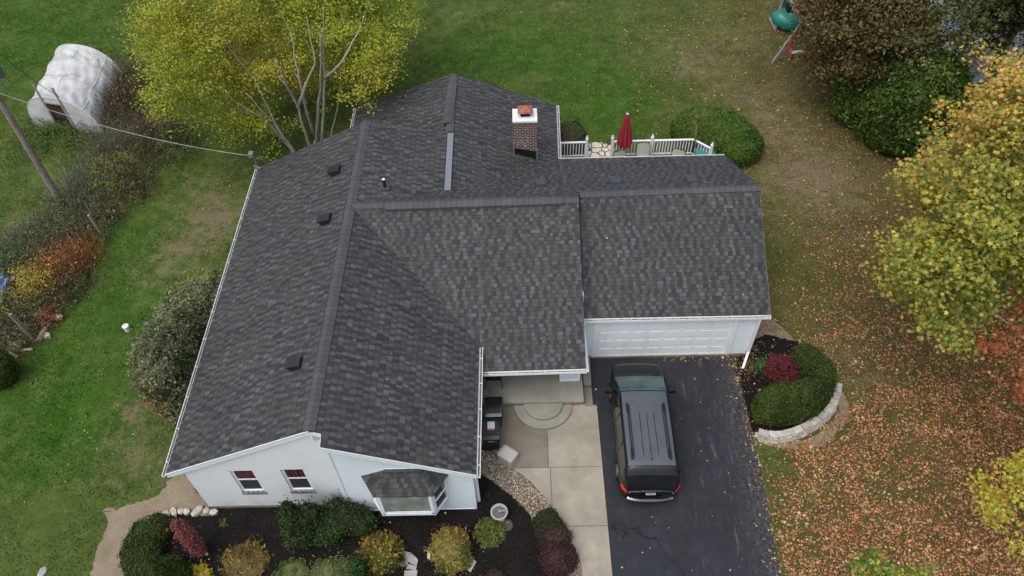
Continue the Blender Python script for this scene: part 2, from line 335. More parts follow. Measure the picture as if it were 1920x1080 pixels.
def twigs(base,n,h,spread,col,rad=.012,curve=.35,seg=3,bx=.3):
    """thin arching dry stems as 3-sided tubes"""
    parts=[]
    base=np.array(base,float)
    P0=np.c_[base[0]+rng.normal(size=n)*bx,base[1]+rng.normal(size=n)*bx,np.zeros(n)]
    a=rng.uniform(0,6.283,n);tl=rng.uniform(.1,1,n)*spread;D=np.c_[np.cos(a)*tl,np.sin(a)*tl,np.full(n,1.)*h*rng.uniform(.5,1,n)]
    side=unit(np.cross(D,rng.normal(size=(n,3))));ring=[]
    for s in range(seg+1):
        t=s/seg;p=P0+D*t;p[:,2]-=curve*h*t*t*tl/max(spread,.1)*.9
        p+=side*np.sin(t*3+a[:,None])*.05*h
        rd=rad*(1-.75*t);ring.append((p,rd))
    V=[];
    for p,rd in ring:
        for k in range(3):
            q=2.094*k;V.append(p+side*math.cos(q)*rd+unit(np.cross(D,side))*math.sin(q)*rd)
    V=np.stack(V,1).reshape(-1,3);K=(seg+1)*3;Fa=[]
    for s in range(seg):
        for k in range(3):
            a0,b0,c0,d0=s*3+k,s*3+(k+1)%3,(s+1)*3+(k+1)%3,(s+1)*3+k;Fa+=[(a0,b0,c0),(a0,c0,d0)]
    Fa=((np.arange(n)*K)[:,None,None]+np.array(Fa)[None]).reshape(-1,3)
    C=np.repeat(pick(n,col)*(1+rng.normal(size=(n,1))*.2),K,0)
    return V,Fa,np.clip(C,.003,1)
def inpoly(px,py,poly):
    poly=np.array(poly,float);x,y=px,py;c=np.zeros(len(x),bool);j=len(poly)-1
    for i in range(len(poly)):
        xi,yi=poly[i];xj,yj=poly[j]
        if yi!=yj: c^=((yi>y)!=(yj>y))&(x<(xj-xi)*(y-yi)/(yj-yi)+xi)
        j=i
    return c
exec_parts=True

def dens(L,n):
    L=np.array(L);t=np.linspace(0,len(L)-1,n);return [tuple(np.interp(x,range(len(L)),L[:,k]) for k in range(6)) for x in t]
# ------------------------------------------------------------------ ground
def bl(x,y,px,py,rx,ry):
    g=at(px,py);return np.exp(-(((x-g[0])/rx)**2+((y-g[1])/ry)**2))
def snoise(x,y,sc_,seed):
    r=np.random.default_rng(seed);s=0;am=1;tot=0
    for o in range(5):
        for k in range(4):
            a=r.uniform(0,6.28);fx,fy=math.cos(a)/sc_*6.28*(1.9**o)*.5,math.sin(a)/sc_*6.28*(1.9**o)*.5
            s=s+am*np.sin(x*fx+y*fy+r.uniform(0,6.28)+1.3*np.sin(y*fx*.7-x*fy*.6+k))
        tot+=am*2;am*=.62
    return s/tot
def masks(x,y):
    dry=sum(w*bl(x,y,*b) for w,b in [(1.,(390,380,1.6,2.3)),(.8,(420,420,.9,1.6)),(.9,(330,470,1.5,1.2)),(.6,(300,530,1.5,1.)),(.8,(250,770,.9,.9)),(.5,(225,860,1.6,1.2)),(.45,(290,850,1.6,1.6)),
      (.9,(1430,190,3.2,1.8)),(.8,(1490,330,3.2,1.6)),(.9,(1280,130,1.,.8)),(.7,(1450,250,2.5,1.5)),(.7,(1530,330,2.5,2.8)),(.6,(1420,60,3,3)),(.6,(880,25,1.5,1.)),(.7,(740,60,2,1.5)),(.5,(990,150,.8,.6)),(.55,(1250,90,3,2)),(.5,(1350,120,2,2)),
      (.5,(1560,420,3,2)),(.75,(1600,700,2,2)),(.7,(60,420,1.5,1.)),(.5,(80,300,1.5,1.)),(.4,(130,700,1.6,.8)),(.45,(1570,610,3,1.5)),(.8,(1060,10,1,.7)),(.6,(650,260,1.5,1.5))])
    s=1/(1+np.exp(-(x-20.5-.12*(y-8))/1.9))
    brown=np.clip(s*1.0*(y<45)+.85*bl(x,y,1600,250,5,5),0,1)
    lush=sum(w*bl(x,y,*b) for w,b in [(1,(200,600,3.0,2.2)),(1,(120,760,3,2)),(.8,(250,450,2,2)),(1,(1150,190,3.6,3.4)),(.8,(900,100,3.5,3)),(.9,(60,60,4,6)),(.7,(40,600,2,2)),(.5,(180,100,3,3)),(.5,(1060,90,3,3)),(.7,(60,860,2,1.4)),(.6,(180,800,1.4,1.2)),(.45,(1430,480,.8,2.2)),(.5,(1450,900,.5,3))])
    return np.clip(dry,0,1.3),brown,np.clip(lush,0,1.2)
def axis(a,b,st,far):
    c=list(np.arange(a,b,st));o=[b+(i**2.2)*.9 for i in range(0,far)];i=[a-(k**2.2)*.9 for k in range(1,far)][::-1];return np.array(i+c+o)
gx_=axis(-30,52,.35,15);gy_=axis(-12,48,.35,15);GX,GY=np.meshgrid(gx_,gy_);d_,b_,l_=masks(GX,GY)
GZ=np.zeros_like(GX)
nx,ny=len(gx_),len(gy_);idx=np.arange(nx*ny).reshape(ny,nx)
Fq=np.stack([idx[:-1,:-1],idx[:-1,1:],idx[1:,1:],idx[1:,:-1]],-1).reshape(-1,4)
b=NB('lawn');A=b.attr('Col');sp=b.n('ShaderNodeSeparateColor');b.l(A.outputs['Color'],sp.inputs[0]);DRY,BRN,LSH=sp.outputs[0],sp.outputs[1],sp.outputs[2]
n0=b.noise(.35,5,rough=.6);n1=b.noise(1.6,7,rough=.72);n2=b.noise(9,6,rough=.75);n3=b.noise(45,3,rough=.7)
c=b.mix(b.ramp(n1,.3,.7),(.052,.090,.018),(.108,.150,.036))
c=b.mix(b.math('MULTIPLY',LSH,b.ramp(n0,.3,.6,.45,1)),c,b.mix(b.ramp(n1,.3,.7),(.022,.078,.007),(.060,.150,.013)))
c=b.mix(b.math('MULTIPLY',BRN,b.ramp(n1,.35,.62,.35,1)),c,b.mix(b.ramp(n2,.42,.58),(.075,.072,.028),(.19,.105,.052)))
df=b.math('ADD',b.math('MULTIPLY',DRY,.27),b.math('MULTIPLY',b.math('SUBTRACT',n2,.5),1.2));df=b.math('ADD',df,b.math('MULTIPLY',b.math('SUBTRACT',n1,.5),1.25));df=b.math('ADD',df,b.math('MULTIPLY',b.math('SUBTRACT',n3,.5),.5))
c=b.mix(b.ramp(df,.15,.36,0,.95),c,b.mix(b.ramp(n3,.35,.65),(.13,.10,.058),(.27,.215,.145)))
mo=b.noise(.9,6,rough=.7);c=b.mix(b.math('MULTIPLY',b.ramp(mo,.50,.66,0,.65),b.ramp(n2,.35,.6,.3,1)),c,(.135,.155,.045));c=b.mix(b.ramp(mo,.48,.34,0,.5),c,b.mix(1.,c,(.62,.72,.6),'MULTIPLY'));c=b.mix(b.ramp(n3,.3,.55,.55,0),c,(.025,.034,.011));c=b.mix(b.ramp(n2,.52,.75,0,.4),c,(.085,.10,.035))
MLAWN=b.fin(c,.95,b.math('ADD',n2,n3),.7,.05,spec=.05)
ground=npmesh('ground',np.c_[GX.ravel(),GY.ravel(),GZ.ravel()],Fq,4,np.c_[d_.ravel(),b_.ravel(),l_.ravel()],MLAWN,kind='structure')
def px2w(pts,z=0.): return [at(p[0],p[1],z) for p in pts]
def wob(pts,amp,step=.12,seed=1,closed=True):
    r=random.Random(seed);o=[];n=len(pts)
    for i in range(n if closed else n-1):
        a=np.array(pts[i][:2],float);c_=np.array(pts[(i+1)%n][:2],float);L=np.linalg.norm(c_-a);m=max(1,int(L/step));nrm=np.array([-(c_-a)[1],(c_-a)[0]])/max(L,1e-6)
        for k in range(m):
            t=k/m;w=math.sin(math.pi*t);o.append(a+(c_-a)*t+nrm*(r.gauss(0,amp)*min(1,4*w)))
    return o
def catmull(pts,n=6,closed=True):
    P=[np.array(p[:2],float) for p in pts];N=len(P);o=[]
    for i in range(N if closed else N-1):
        g=lambda k:P[k%N] if closed else P[min(max(k,0),N-1)]
        p0,p1,p2,p3=g(i-1),g(i),g(i+1),g(i+2)
        for k in range(n):
            t=k/n;o.append(.5*((2*p1)+(-p0+p2)*t+(2*p0-5*p1+4*p2-p3)*t*t+(-p0+3*p1-3*p2+p3)*t**3))
    if not closed:o.append(P[-1])
    return o
def sheet(name,pts,z,mat,amp=0.,seed=1,thick=0,step=.12,**t):
    if amp: pts=wob(pts,amp,step,seed)
    m=MB()
    if thick: m.hexa([(p[0],p[1],z-thick) for p in pts],[(p[0],p[1],z) for p in pts])
    else: m.poly([(p[0],p[1],z) for p in pts])
    return m.build(name,mat,**t)
# drive
drive=px2w([(1096,672),(1375,668),(1392,740),(1408,800),(1421,850)])+[at(1465,1080),(20.2,-14,0),(13.4,-14,0),at(1148,1080),at(1108,764)]
sheet('driveway',drive,.012,MASP,.018,3,kind='structure')
shoulder=px2w([(1378,668),(1392,740),(1408,800),(1421,850)])+[at(1465,1080),(20.3,-14,0),(20.0,-14,0)]+px2w([(1458,1080),(1414,850),(1401,800),(1385,740)])
sheet('shoulder_path',[(p[0],p[1]) for p in shoulder],.006,MDIRT,.04,5,kind='structure')
# walkway: dirt base and separate slabs leaving joints
wl=catmull(px2w([(903,800),(925,848),(960,878),(990,900),(1025,937),(1052,975),(1075,1022),(1092,1075)])+[(12.7,-5.)],5,False)
base=[(9.45,3.9),(13.3,3.9)]+[tuple(at(1119,762)[:2]),tuple(at(1148,1080)[:2]),(13.8,-5.)]+[tuple(p) for p in wl[::-1]]
sheet('walkway_base',base,.010,MJ,kind='structure')
def clip(poly,axis_,v,keep_gt):
    o=[];n=len(poly)
    for i in range(n):
        a,c_=poly[i],poly[(i+1)%n];ia=(a[axis_]>v)==keep_gt;ib=(c_[axis_]>v)==keep_gt
        if ia:o.append(a)
        if ia!=ib:
            t=(v-a[axis_])/(c_[axis_]-a[axis_]);o.append((a[0]+(c_[0]-a[0])*t,a[1]+(c_[1]-a[1])*t))
    return o
base2=[tuple(p[:2]) for p in base];g=.018;ys=[3.85,at(1000,878)[1],at(1000,989)[1]];xm=at(1028,860)[0]
def slab(x0,x1,y0,y1,mat=MCON):
    q=base2
    for ax,v,k in ((0,x0,True),(0,x1,False),(1,y0,True),(1,y1,False)):
        q=clip(q,ax,v,k)
        if len(q)<3:return
    sheet('walkway_slab',q,.045,mat,thick=.034,kind='structure')
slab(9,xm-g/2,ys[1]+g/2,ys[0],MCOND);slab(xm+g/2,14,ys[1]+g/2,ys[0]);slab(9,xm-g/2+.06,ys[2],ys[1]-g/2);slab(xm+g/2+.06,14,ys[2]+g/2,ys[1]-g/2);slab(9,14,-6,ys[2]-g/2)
# narrow strip between porch and drive
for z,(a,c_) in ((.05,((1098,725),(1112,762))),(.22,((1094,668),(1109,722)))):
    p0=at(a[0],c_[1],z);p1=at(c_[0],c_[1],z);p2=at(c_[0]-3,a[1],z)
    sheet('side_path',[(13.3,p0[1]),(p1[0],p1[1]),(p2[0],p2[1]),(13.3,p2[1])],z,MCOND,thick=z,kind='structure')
# mulch beds, dirt path
bed=px2w([(392,968),(402,954),(525,944),(660,940),(662,953),(893,950),(896,888),(930,905),(965,935),(990,963),(1012,1000),(1050,1040),(1062,1080)])+[(12.6,-6),(1.0,-6),(-.5,-3.5)]+px2w([(240,1040),(262,985),(310,962)])
sheet('mulch_bed',bed,.008,MMUL,.03,6,kind='structure')
dp=px2w([(338,885),(400,950),(404,966),(310,972),(262,1000),(235,1060)])+[(-.9,-4.5),(-2.8,-4.5)]+px2w([(170,1080),(182,1030),(202,985),(196,962),(182,958),(250,946),(300,926)])
sheet('dirt_path',catmull(dp,4),.004,MDIRT,.07,7,step=.09,kind='structure')
ib=px2w([(1378,668),(1392,655),(1398,640),(1440,628),(1490,640),(1530,665),(1565,720),(1572,765),(1530,808),(1460,824),(1412,815),(1400,770)])
sheet('mulch_bed',ib,.009,MMUL,.03,8,kind='structure')
sheet('dirt_patch',catmull(px2w([(1400,660),(1402,632),(1432,600),(1455,605),(1490,640),(1478,650),(1440,640)])),.006,MDIRT,.05,9,kind='structure')
sheet('dirt_patch',catmull(px2w([(1575,730),(1592,760),(1585,795),(1540,838),(1485,842),(1440,835),(1430,826),(1500,826),(1545,805),(1572,765)])),.005,MDIRT,.05,10,kind='structure')
# gravel border
gl=catmull(px2w([(903,845),(925,850),(960,878),(990,900),(1025,937),(1052,975),(1075,1022),(1092,1075)])+[(12.7,-5.)],5,False)
gr=catmull(px2w([(901,886),(930,908),(965,935),(992,963),(1012,1000),(1045,1040),(1062,1080)])+[(12.0,-5.)],5,False)
gpoly=[tuple(p) for p in gl]+[tuple(p) for p in gr[::-1]]
sheet('gravel_bed',gpoly,.014,MGRAVB,kind='structure')
def scatter(poly,n):
    P=np.array([p[:2] for p in poly]);lo,hi=P.min(0),P.max(0);o=[]
    q=rng.uniform(lo,hi,(n,2));return q[inpoly(q[:,0],q[:,1],P)]
OCT=np.array([(1,0,0),(0,1,0),(-1,0,0),(0,-1,0),(0,0,1),(0,0,-1)],float);OF=np.array([(0,1,4),(1,2,4),(2,3,4),(3,0,4),(1,0,5),(2,1,5),(3,2,5),(0,3,5)])
def pebbles(name,q,z,s0,s1,pal,mat,**t):
    n=len(q);s=rng.uniform(s0,s1,(n,1))*rng.uniform(.6,1.2,(n,3));a=rng.uniform(0,6.28,n)
    V=OCT[None]*s[:,None,:]*np.array([1,1,.6]);x=V[:,:,0]*np.cos(a)[:,None]-V[:,:,1]*np.sin(a)[:,None];y=V[:,:,0]*np.sin(a)[:,None]+V[:,:,1]*np.cos(a)[:,None];V=np.stack([x,y,V[:,:,2]],-1)
    V+=np.c_[q,np.full(n,z)][:,None,:];V+=rng.normal(size=V.shape)*s0*.15
    Fa=((np.arange(n)*6)[:,None,None]+OF[None]).reshape(-1,3);C=np.repeat(np.clip(pick(n,pal)*(1+rng.normal(size=(n,1))*.2),.01,.9),6,0)
    return npmesh(name,V.reshape(-1,3),Fa,3,C,mat,**t)
q=scatter(gpoly,15000)
pebbles('gravel',q,.03,.018,.04,[((.42,.36,.28),3),((.30,.20,.13),3),((.55,.52,.48),2),((.16,.12,.10),2),((.36,.27,.19),2)],MSTONE,kind='stuff',label='tan and white river gravel along the curved walk edge')
q=np.concatenate([scatter(bed,42000),scatter(ib,9000)]);
pebbles('mulch_chips',q,.014,.012,.03,[((.022,.017,.015),5),((.010,.009,.009),5),((.05,.038,.03),1)],MSTONE,kind='stuff',label='dark bark mulch chips in the planting beds')
q=scatter([(9.42,-2),(9.42,2.35),(11.6,2.35),(11.6,-2)],10)
# ------------------------------------------------------------------ grass blades and fallen leaves
HOUSE=[(.3,.1),(9.4,-.1),(9.4,3.8),(13.3,3.8),(13.3,5.9),(19.6,5.9),(19.6,14.2),(12.5,14.3),(12.5,18),(3.8,18),(3.8,13.9),(.3,13.9)]
PATCH=[drive,base,bed,dp,ib,HOUSE]
def freeof(q,lst):
    k=np.ones(len(q),bool)
    for p in lst: k&=~inpoly(q[:,0],q[:,1],[tuple(a[:2]) for a in p])
    return k
def vis(q,m=40):
    p=proj(np.c_[q,np.zeros(len(q))]);return (p[:,0]>-m)&(p[:,0]<1920+m)&(p[:,1]>-m)&(p[:,1]<1080+m)
q=rng.uniform((-23,-6),(43,34.5),(520000,2));q=q[vis(q)];q=q[freeof(q,PATCH)];
D,Bn,L=masks(q[:,0],q[:,1]);nz=snoise(q[:,0],q[:,1],2.2,3);keep=rng.uniform(size=len(q))>np.clip(D*.75+nz*.9,0,.85);q=q[keep];D,Bn,L=D[keep],Bn[keep],L[keep];nz=nz[keep];n=len(q)
C=np.where((rng.uniform(size=n)<np.clip(L*.8,0,.9))[:,None],pick(n,[((.022,.075,.009),3),((.035,.10,.013),2)]),pick(n,[((.050,.085,.018),3),((.085,.105,.030),2),((.04,.07,.015),2)]))
C=np.where((rng.uniform(size=n)<np.clip(.06+D*.5+Bn*.45+nz*.3,0,.9))[:,None],pick(n,[((.17,.15,.065),2),((.11,.10,.04),2),((.26,.21,.12),1)]),C)
C=C*np.where(rng.uniform(size=n)<.4,1.6,1.0)[:,None]*(1+nz[:,None]*.5)
a=rng.uniform(0,6.28,n);h=rng.uniform(.04,.085,n);lean=rng.normal(size=(n,2))*.6
w=rng.uniform(.010,.022,n)
P=np.c_[q,np.zeros(n)];t=np.c_[np.cos(a),np.sin(a),np.zeros(n)]*w[:,None];tip=P+np.c_[lean*h[:,None],h]
V=np.stack([P-t,P+t,tip],1).reshape(-1,3);Fa=np.arange(3*n).reshape(-1,3)
npmesh('lawn_grass',V,Fa,3,np.repeat(np.clip(C*(1+rng.normal(size=(n,1))*.22),.004,1),3,0),MGRS,kind='stuff',label='green lawn grass with dry tan patches round the house')
def fallen(q,z,name,pal,s0=.05,s1=.085,**t):
    n=len(q);P=np.c_[q,z+rng.uniform(.0,.03,n)];N=np.c_[rng.normal(size=(n,2))*.35,np.ones(n)]
    V,Fa,C=leafgeo(P,N,rng.gamma(7,(s0+s1)/14,n)*1.0,pick(n,pal),'maple',.18);return npmesh(name,V,Fa,3,C,MLIT,**t)
LP=[((.44,.24,.12),4),((.36,.16,.075),4),((.24,.095,.045),4),((.50,.34,.18),2.4),((.44,.29,.08),1.5),((.13,.06,.032),4),((.42,.11,.045),1.2)]
q=rng.uniform((17,-6),(40,31),(430000,2));q=q[vis(q)]
p=proj(np.c_[q,np.zeros(len(q))]);px_,py_=p[:,0],p[:,1]
dn=np.clip((px_-1430)/330,0,1)**.8*np.clip((py_-330)/330,0.10,1)+np.clip((py_-760)/120,0,1)*np.clip((px_-1412)/60,0,1)*.75
dn=dn*(.62+.55*snoise(q[:,0],q[:,1],2.5,9));dn+=.035
dn=np.where((px_<1480)&(py_>840)&(py_<900),dn*.5,dn)
dn*=.6+.8*(snoise(q[:,0],q[:,1],.9,21)>.0)
q=q[(rng.uniform(size=len(q))<dn)&freeof(q,[drive,base,HOUSE,ib])]
fallen(q,.035,'fallen_leaves',LP,kind='stuff',label='tan and rusty fallen leaves thickly covering the right lawn')
YP=[((.55,.48,.14),3),((.50,.30,.16),2),((.60,.52,.28),2)]
q=rng.uniform((-20,-4),(30,33),(1500,2));q=q[vis(q)&freeof(q,[base,HOUSE])];dr_=inpoly(q[:,0],q[:,1],[tuple(a[:2]) for a in drive]);q=q[~dr_|(rng.uniform(size=len(q))<.7)]
q2=scatter(ib,330);q3=scatter(px2w([(1372,668),(1390,640),(1400,600),(1420,640),(1415,690),(1395,720),(1380,690)]),300);q4=scatter(bed,90);q5=scatter(drive,160)
ed=[np.array(p[:2]) for p in px2w([(1378,672),(1392,740),(1408,800),(1421,850),(1440,960),(1465,1080)])]
t_=rng.uniform(0,5,260);k_=t_.astype(int).clip(0,4);f_=(t_-k_)[:,None];E0=np.array(ed);q6=E0[k_]*(1-f_)+E0[k_+1]*f_+np.c_[-np.abs(rng.gamma(1.2,.16,260)),rng.normal(size=260)*.05]
q7=np.c_[rng.uniform(16.4,19.1,90),5.86-np.abs(rng.normal(size=90))*.12]
fallen(np.concatenate([q,q2,q3,q4,q5,q6,q7]),.03,'fallen_leaves',YP+LP[:3],.04,.07,kind='stuff',label='stray yellow and tan leaves dotted over lawn, beds and drive')
a_=np.c_[rng.uniform(9.8,13.1,14),rng.uniform(4.1,9.2,14)];b_r=np.c_[rng.uniform(13.4,19.8,18),rng.uniform(6,10,18)];c_r=np.c_[rng.uniform(5.1,9.4,14),rng.uniform(0,4.5,14)]
zz=np.r_[5.11-.5*(9.34-a_[:,1]),4.73-.502*(10.11-b_r[:,1]),5.11-.489*(c_r[:,0]-4.87)]
fallen(np.r_[a_,b_r,c_r],zz+.02,'fallen_leaves',YP+LP[:4],.03,.055,kind='stuff',label='a few pale leaves stuck on the grey roof slopes')
pond=catmull(px2w([(1700,-60),(1760,20),(1765,80),(1790,150),(1830,172),(1870,160),(1960,150),(2050,60),(2000,-60)]))
b=NB('pond water');n=b.noise(1.5,4);MW=b.fin(b.mix(b.ramp(n,.4,.6),(.30,.32,.34),(.22,.24,.25)),.12,n,.15,.02,spec=.8)
sheet('pond',pond,.01,MW,.06,4,kind='structure')
# ------------------------------------------------------------------ house
house=root('house','pale house with grey shingled roofs, white gable front and attached garage','house',(5,7,0))
V3=lambda a:Vector(tuple(float(x) for x in a))
R={k:V3(at(*v)) for k,v in dict(A=(310,888,2.77),B=(483,315,2.77),C=(578,807,5.11),F=(687,226,5.11),G=(656,384,5.11),H=(1085,372,5.11),C1=(602,812,4.95),C2=(600,838,4.95),D=(893,890,2.77),E=(899,645,2.77),
  M=(901,696,2.36),M2=(1099,690,2.36),I=(1086,363,4.73),J=(1424,350,4.73),K=(1445,589,2.58),L=(1096,596,2.58),N=(1047,298,2.58),N2=(1359,291,2.5),O=(838,357,4.31),O2=(845,247,4.31),P=(850,138,4.31),Q=(1043,196,2.62),S=(668,201,2.63)).items()}
R['S2']=Vector((R['S'].x+.02,14.3,2.63));R['O3']=Vector((R['O2'].x,14.3,4.29))
roof=MB().build('roof',MS,house)
import bmesh
def roofplane(names,eave,name='roof_slope',mat=MS,th=.05,parent=None):
    if name=='roof_slope' and abs((R[eave[1]]-R[eave[0]]).y)>abs((R[eave[1]]-R[eave[0]]).x): mat=MSX
    pts=[R[n] if isinstance(n,str) else V3(n) for n in names];a,c_=(R[eave[0]],R[eave[1]]) if isinstance(eave[0],str) else eave
    n=Vector((0,0,0))
    for i in range(len(pts)): n+=(pts[i]-pts[0]).cross(pts[(i+1)%len(pts)]-pts[0])
    n.normalize()
    if n.z<0: pts=pts[::-1];n=-n
    u=(c_-a);u=(u-n*u.dot(n)).normalized();v=n.cross(u)
    if v.z<0:v=-v
    uv=[((p-a).dot(u),(p-a).dot(v)+50*.145) for p in pts];m=MB();bot=[p-Vector((0,0,th)) for p in pts]
    m.poly(pts,uv);m.poly(bot[::-1])
    for i in range(len(pts)):
        j=(i+1)%len(pts);m.poly([bot[i],bot[j],pts[j],pts[i]])
    return m.build(name,mat,parent or roof)
roofplane(['A','C','G','F','B'],('A','B'))
roofplane(['C','C1','C2','D','E','G'],('D','E'))
roofplane(['G','E','M','M2','H'],('M','M2'))
roofplane(['L','K','J','I'],('L','K'))
roofplane(['G','H','I','J','N2','N','O'],('N','N2'))
roofplane(['F','G','O','O2'],('O','O2'))
roofplane(['S','P','O3','S2'],('S','S2'))
roofplane(['P','Q','N','O','O2'],('Q','N'))
def cap(a,b_,w=.17,lift=.035,drop=.45,name='ridge_cap',th=.02,mat=MR,dirn=1):
    a,b_=V3(a),V3(b_);d=(b_-a);L=d.length;d.normalize();s=d.cross(Vector((0,0,1))).normalized();m=MB();up=Vector((0,0,lift));dn=Vector((0,0,-w*drop+lift))
    for sg in (1,-1):
        e=[a+up,b_+up,b_+s*w*sg+dn,a+s*w*sg+dn];uv=[(0,50),(0,50+L),(w,50+L),(w,50)]
        if sg<0:e=e[::-1];uv=uv[::-1]
        m.poly(e[::-1],uv[::-1]);m.poly([p-Vector((0,0,th)) for p in e],uv)
        o=[a+s*w*sg+dn,b_+s*w*sg+dn];m.poly([o[0],o[1],o[1]-Vector((0,0,lift+th)),o[0]-Vector((0,0,lift+th))],[(0,50),(0,50+L),(.05,50+L),(.05,50)])
    for p in (a,b_): m.poly([p+up,p+s*w+dn,p+dn*1.0-Vector((0,0,.03)),p-s*w+dn],[(0,50)]*4)
    return m.build(name,mat,roof)
cap(R['C']+(R['C']-R['G']).normalized()*.02,R['F'],.18,drop=.5)
cap(R['G'],R['H'],.17,drop=.5)
cap(R['I'],R['J']+Vector((.02,0,0)),.17,drop=.5)
cap(R['P'],V3(at(843,247,4.35)),.15,drop=.37)
# raised ridge vents
def vent(a,b_,w,h,name='ridge_vent'):
    return cap(a,b_,w,h,.46,name,.02)
vent(V3(at(722,385,5.11)),V3(at(1055,374,5.11)),.21,.10)
vent(V3(at(848,158,4.36)),V3(at(839,232,4.36)),.20,.10)
# metal flashing strip
MMET=simple('galvanised flashing',(.20,.22,.24),.4,metal=.3,var=.08)
fa,fb=V3(at(845,250,4.36)),V3(at(839,357,4.36));m=MB();m.bar(fa,fb,.24,.04);m.build('flashing',MMET,roof)
# trim boards under every free roof edge
def board(a,b_,h=.2,th=.035,drop=.052,out=0.,name='fascia',mat=MTR):
    a,b_=(R[a] if isinstance(a,str) else V3(a)),(R[b_] if isinstance(b_,str) else V3(b_));d=(b_-a).normalized();s=d.cross(Vector((0,0,1))).normalized()
    A=[a-s*th/2,a+s*th/2];B=[b_-s*th/2,b_+s*th/2];z=Vector((0,0,drop));z2=Vector((0,0,drop+h))
    return MB().hexa([A[0]-z2,A[1]-z2,B[1]-z2,B[0]-z2],[A[0]-z,A[1]-z,B[1]-z,B[0]-z]).build(name,mat,house)
for a,c_ in (('A','C'),('C','C1'),('C1','C2'),('C2','D'),('K','J'),('J','N2'),('P','Q'),('S','P'),('B','F'),('A','B'),('D','E'),('M','M2'),('L','K'),('N','N2'),('Q','N')):
    ha={'B':.2}.get(c_,.2);board(a,c_,.2 if (a,c_) not in (('M2','H'),) else .7)
# thin drip edge line showing at rakes
for a,c_ in (('A','C'),('C2','D')):
    a1,c1=R[a]+Vector((0,-.022,0)),R[c_]+Vector((0,-.022,0));board(a1,c1,.045,.02,.0,name='drip_edge')
MDEL=simple('gutter inside',(.12,.12,.12),.8,var=.5,sc_=20)
# gutters: open U with straps and litter
def gutter(a,b_,out,w=.085,h=.09,drop=.06,litter=.5,straps=1.2):
    a,b_=V3(a),V3(b_);out=Vector(out);g=root_child('gutter');m=MB();z=Vector((0,0,1))
    i=[a+out*.025-z*drop,b_+out*.025-z*drop];o=[a+out*(w+.02)-z*drop,b_+out*(w+.02)-z*drop];t=.014
    def q(p0,p1,o0,o1,z0,z1): m.hexa([p0-z*z0,p1-z*z0,o1-z*z0,o0-z*z0],[p0-z*z1,p1-z*z1,o1-z*z1,o0-z*z1])
    q(i[0],i[1],o[0],o[1],h,h-t)
    oo=[p+out*.018 for p in o];q(o[0],o[1],oo[0],oo[1],h,-.012)
    ii=[p+out*t for p in i];q(i[0],i[1],ii[0],ii[1],h,0)
    d=(b_-a);L=d.length;d.normalize()
    for e in (0,1):
        p=(i[e],o[e]);dd=d*(.012 if e==0 else -.012);m.hexa([p[0]-z*h,p[1]-z*h,p[1]-z*h+dd,p[0]-z*h+dd],[p[0]-z*.002,p[1]-z*.002,p[1]-z*.002+dd,p[0]-z*.002+dd])
    me=m.build('gutter',MGUT,house);k=straps*.4
    while k<L:
        c0=i[0]+d*k;c1=o[0]+d*k;MB().bar(c0+z*.004,c1+z*.004,.022,.012).build('strap',MGUT,me);k+=straps
    if litter>0:
        MDB=MDEB if litter>.3 else MDEL
        lm=MB();r=random.Random(int(L*100));k=0
        bt=[i[0]-z*(h*.55),i[1]-z*(h*.55),o[1]-z*(h*.55),o[0]-z*(h*.55)];lm.poly(bt)
        while k<L:
            if r.random()<litter:
                c=i[0]+d*k+out*r.uniform(.02,.09)-z*r.uniform(0,.03);s1=d*r.uniform(.01,.035);s2=out*r.uniform(.01,.03);lm.poly([c-s1,c-s2,c+s1,c+s2+z*.01])
            k+=.035
        lm.build('litter',MDB,me)
    return me
def root_child(n): return None
gutter(R['A']+Vector((0,-.06,0)),R['B'],(-1,0,0),litter=.12)
gutter(R['D']+Vector((0,-.05,0)),R['E'],(1,0,0),litter=.2,straps=1.0)
gutter(R['M']+Vector((-.08,0,0)),R['M2']+Vector((.03,0,0)),(0,-1,0),litter=.3,straps=.95)
gutter(R['L'],R['K']+Vector((.02,0,0)),(0,-1,0),litter=.95)
gutter(R['N'],R['N2'],(0,1,0),litter=.2);gutter(R['Q'],R['N'],(1,0,0),litter=.1)
gutter(R['S'],R['S2'],(-1,0,0),litter=.1)
# walls
xr=R['C'].x;wz=lambda x:2.77-.07+(5.11-2.77)*(x-.05)/(xr-.05) if x<xr else 5.11-.07-.489*(x-xr)
XS=5.22
def prism(pts,y0,y1,name,mat):
    m=MB();n=len(pts);f=[(p[0],y0,p[1]) for p in pts];k=[(p[0],y1,p[1]) for p in pts];m.poly(f,[(p[0],p[1]) for p in pts]);m.poly(k[::-1])
    for i in range(n):
        j=(i+1)%n;m.poly([f[j],f[i],k[i],k[j]])
    return m.build(name,mat,house)
WN=[(1.82,2.58,1.16,2.64),(3.42,4.18,1.18,2.66)]
bm_=MB();wt=lambda x:wz(x)-.05
def wseg(m,xa,xb,za,zb,y0=.10,y1=.34):
    n_=[xa]+([xr] if xa<xr<xb else [])+[xb]
    if zb is None: pts=[(xa,za),(xb,za)]+[(x,wt(x)) for x in n_[::-1]]
    else: pts=[(xa,za),(xb,za),(xb,zb),(xa,zb)]
    f=[(p[0],y0,p[1]) for p in pts];k=[(p[0],y1,p[1]) for p in pts];m.poly(f);m.poly(k[::-1])
    for i in range(len(f)):
        j=(i+1)%len(f);m.poly([f[j],f[i],k[i],k[j]])
xx=.38
for (wa,wb,za,zb) in WN:
    wseg(bm_,xx,wa,0,None);wseg(bm_,wa,wb,0,za);wseg(bm_,wa,wb,zb,None);xx=wb
wseg(bm_,xx,XS,0,None);bm_.build('brick_wall',MBP,house)
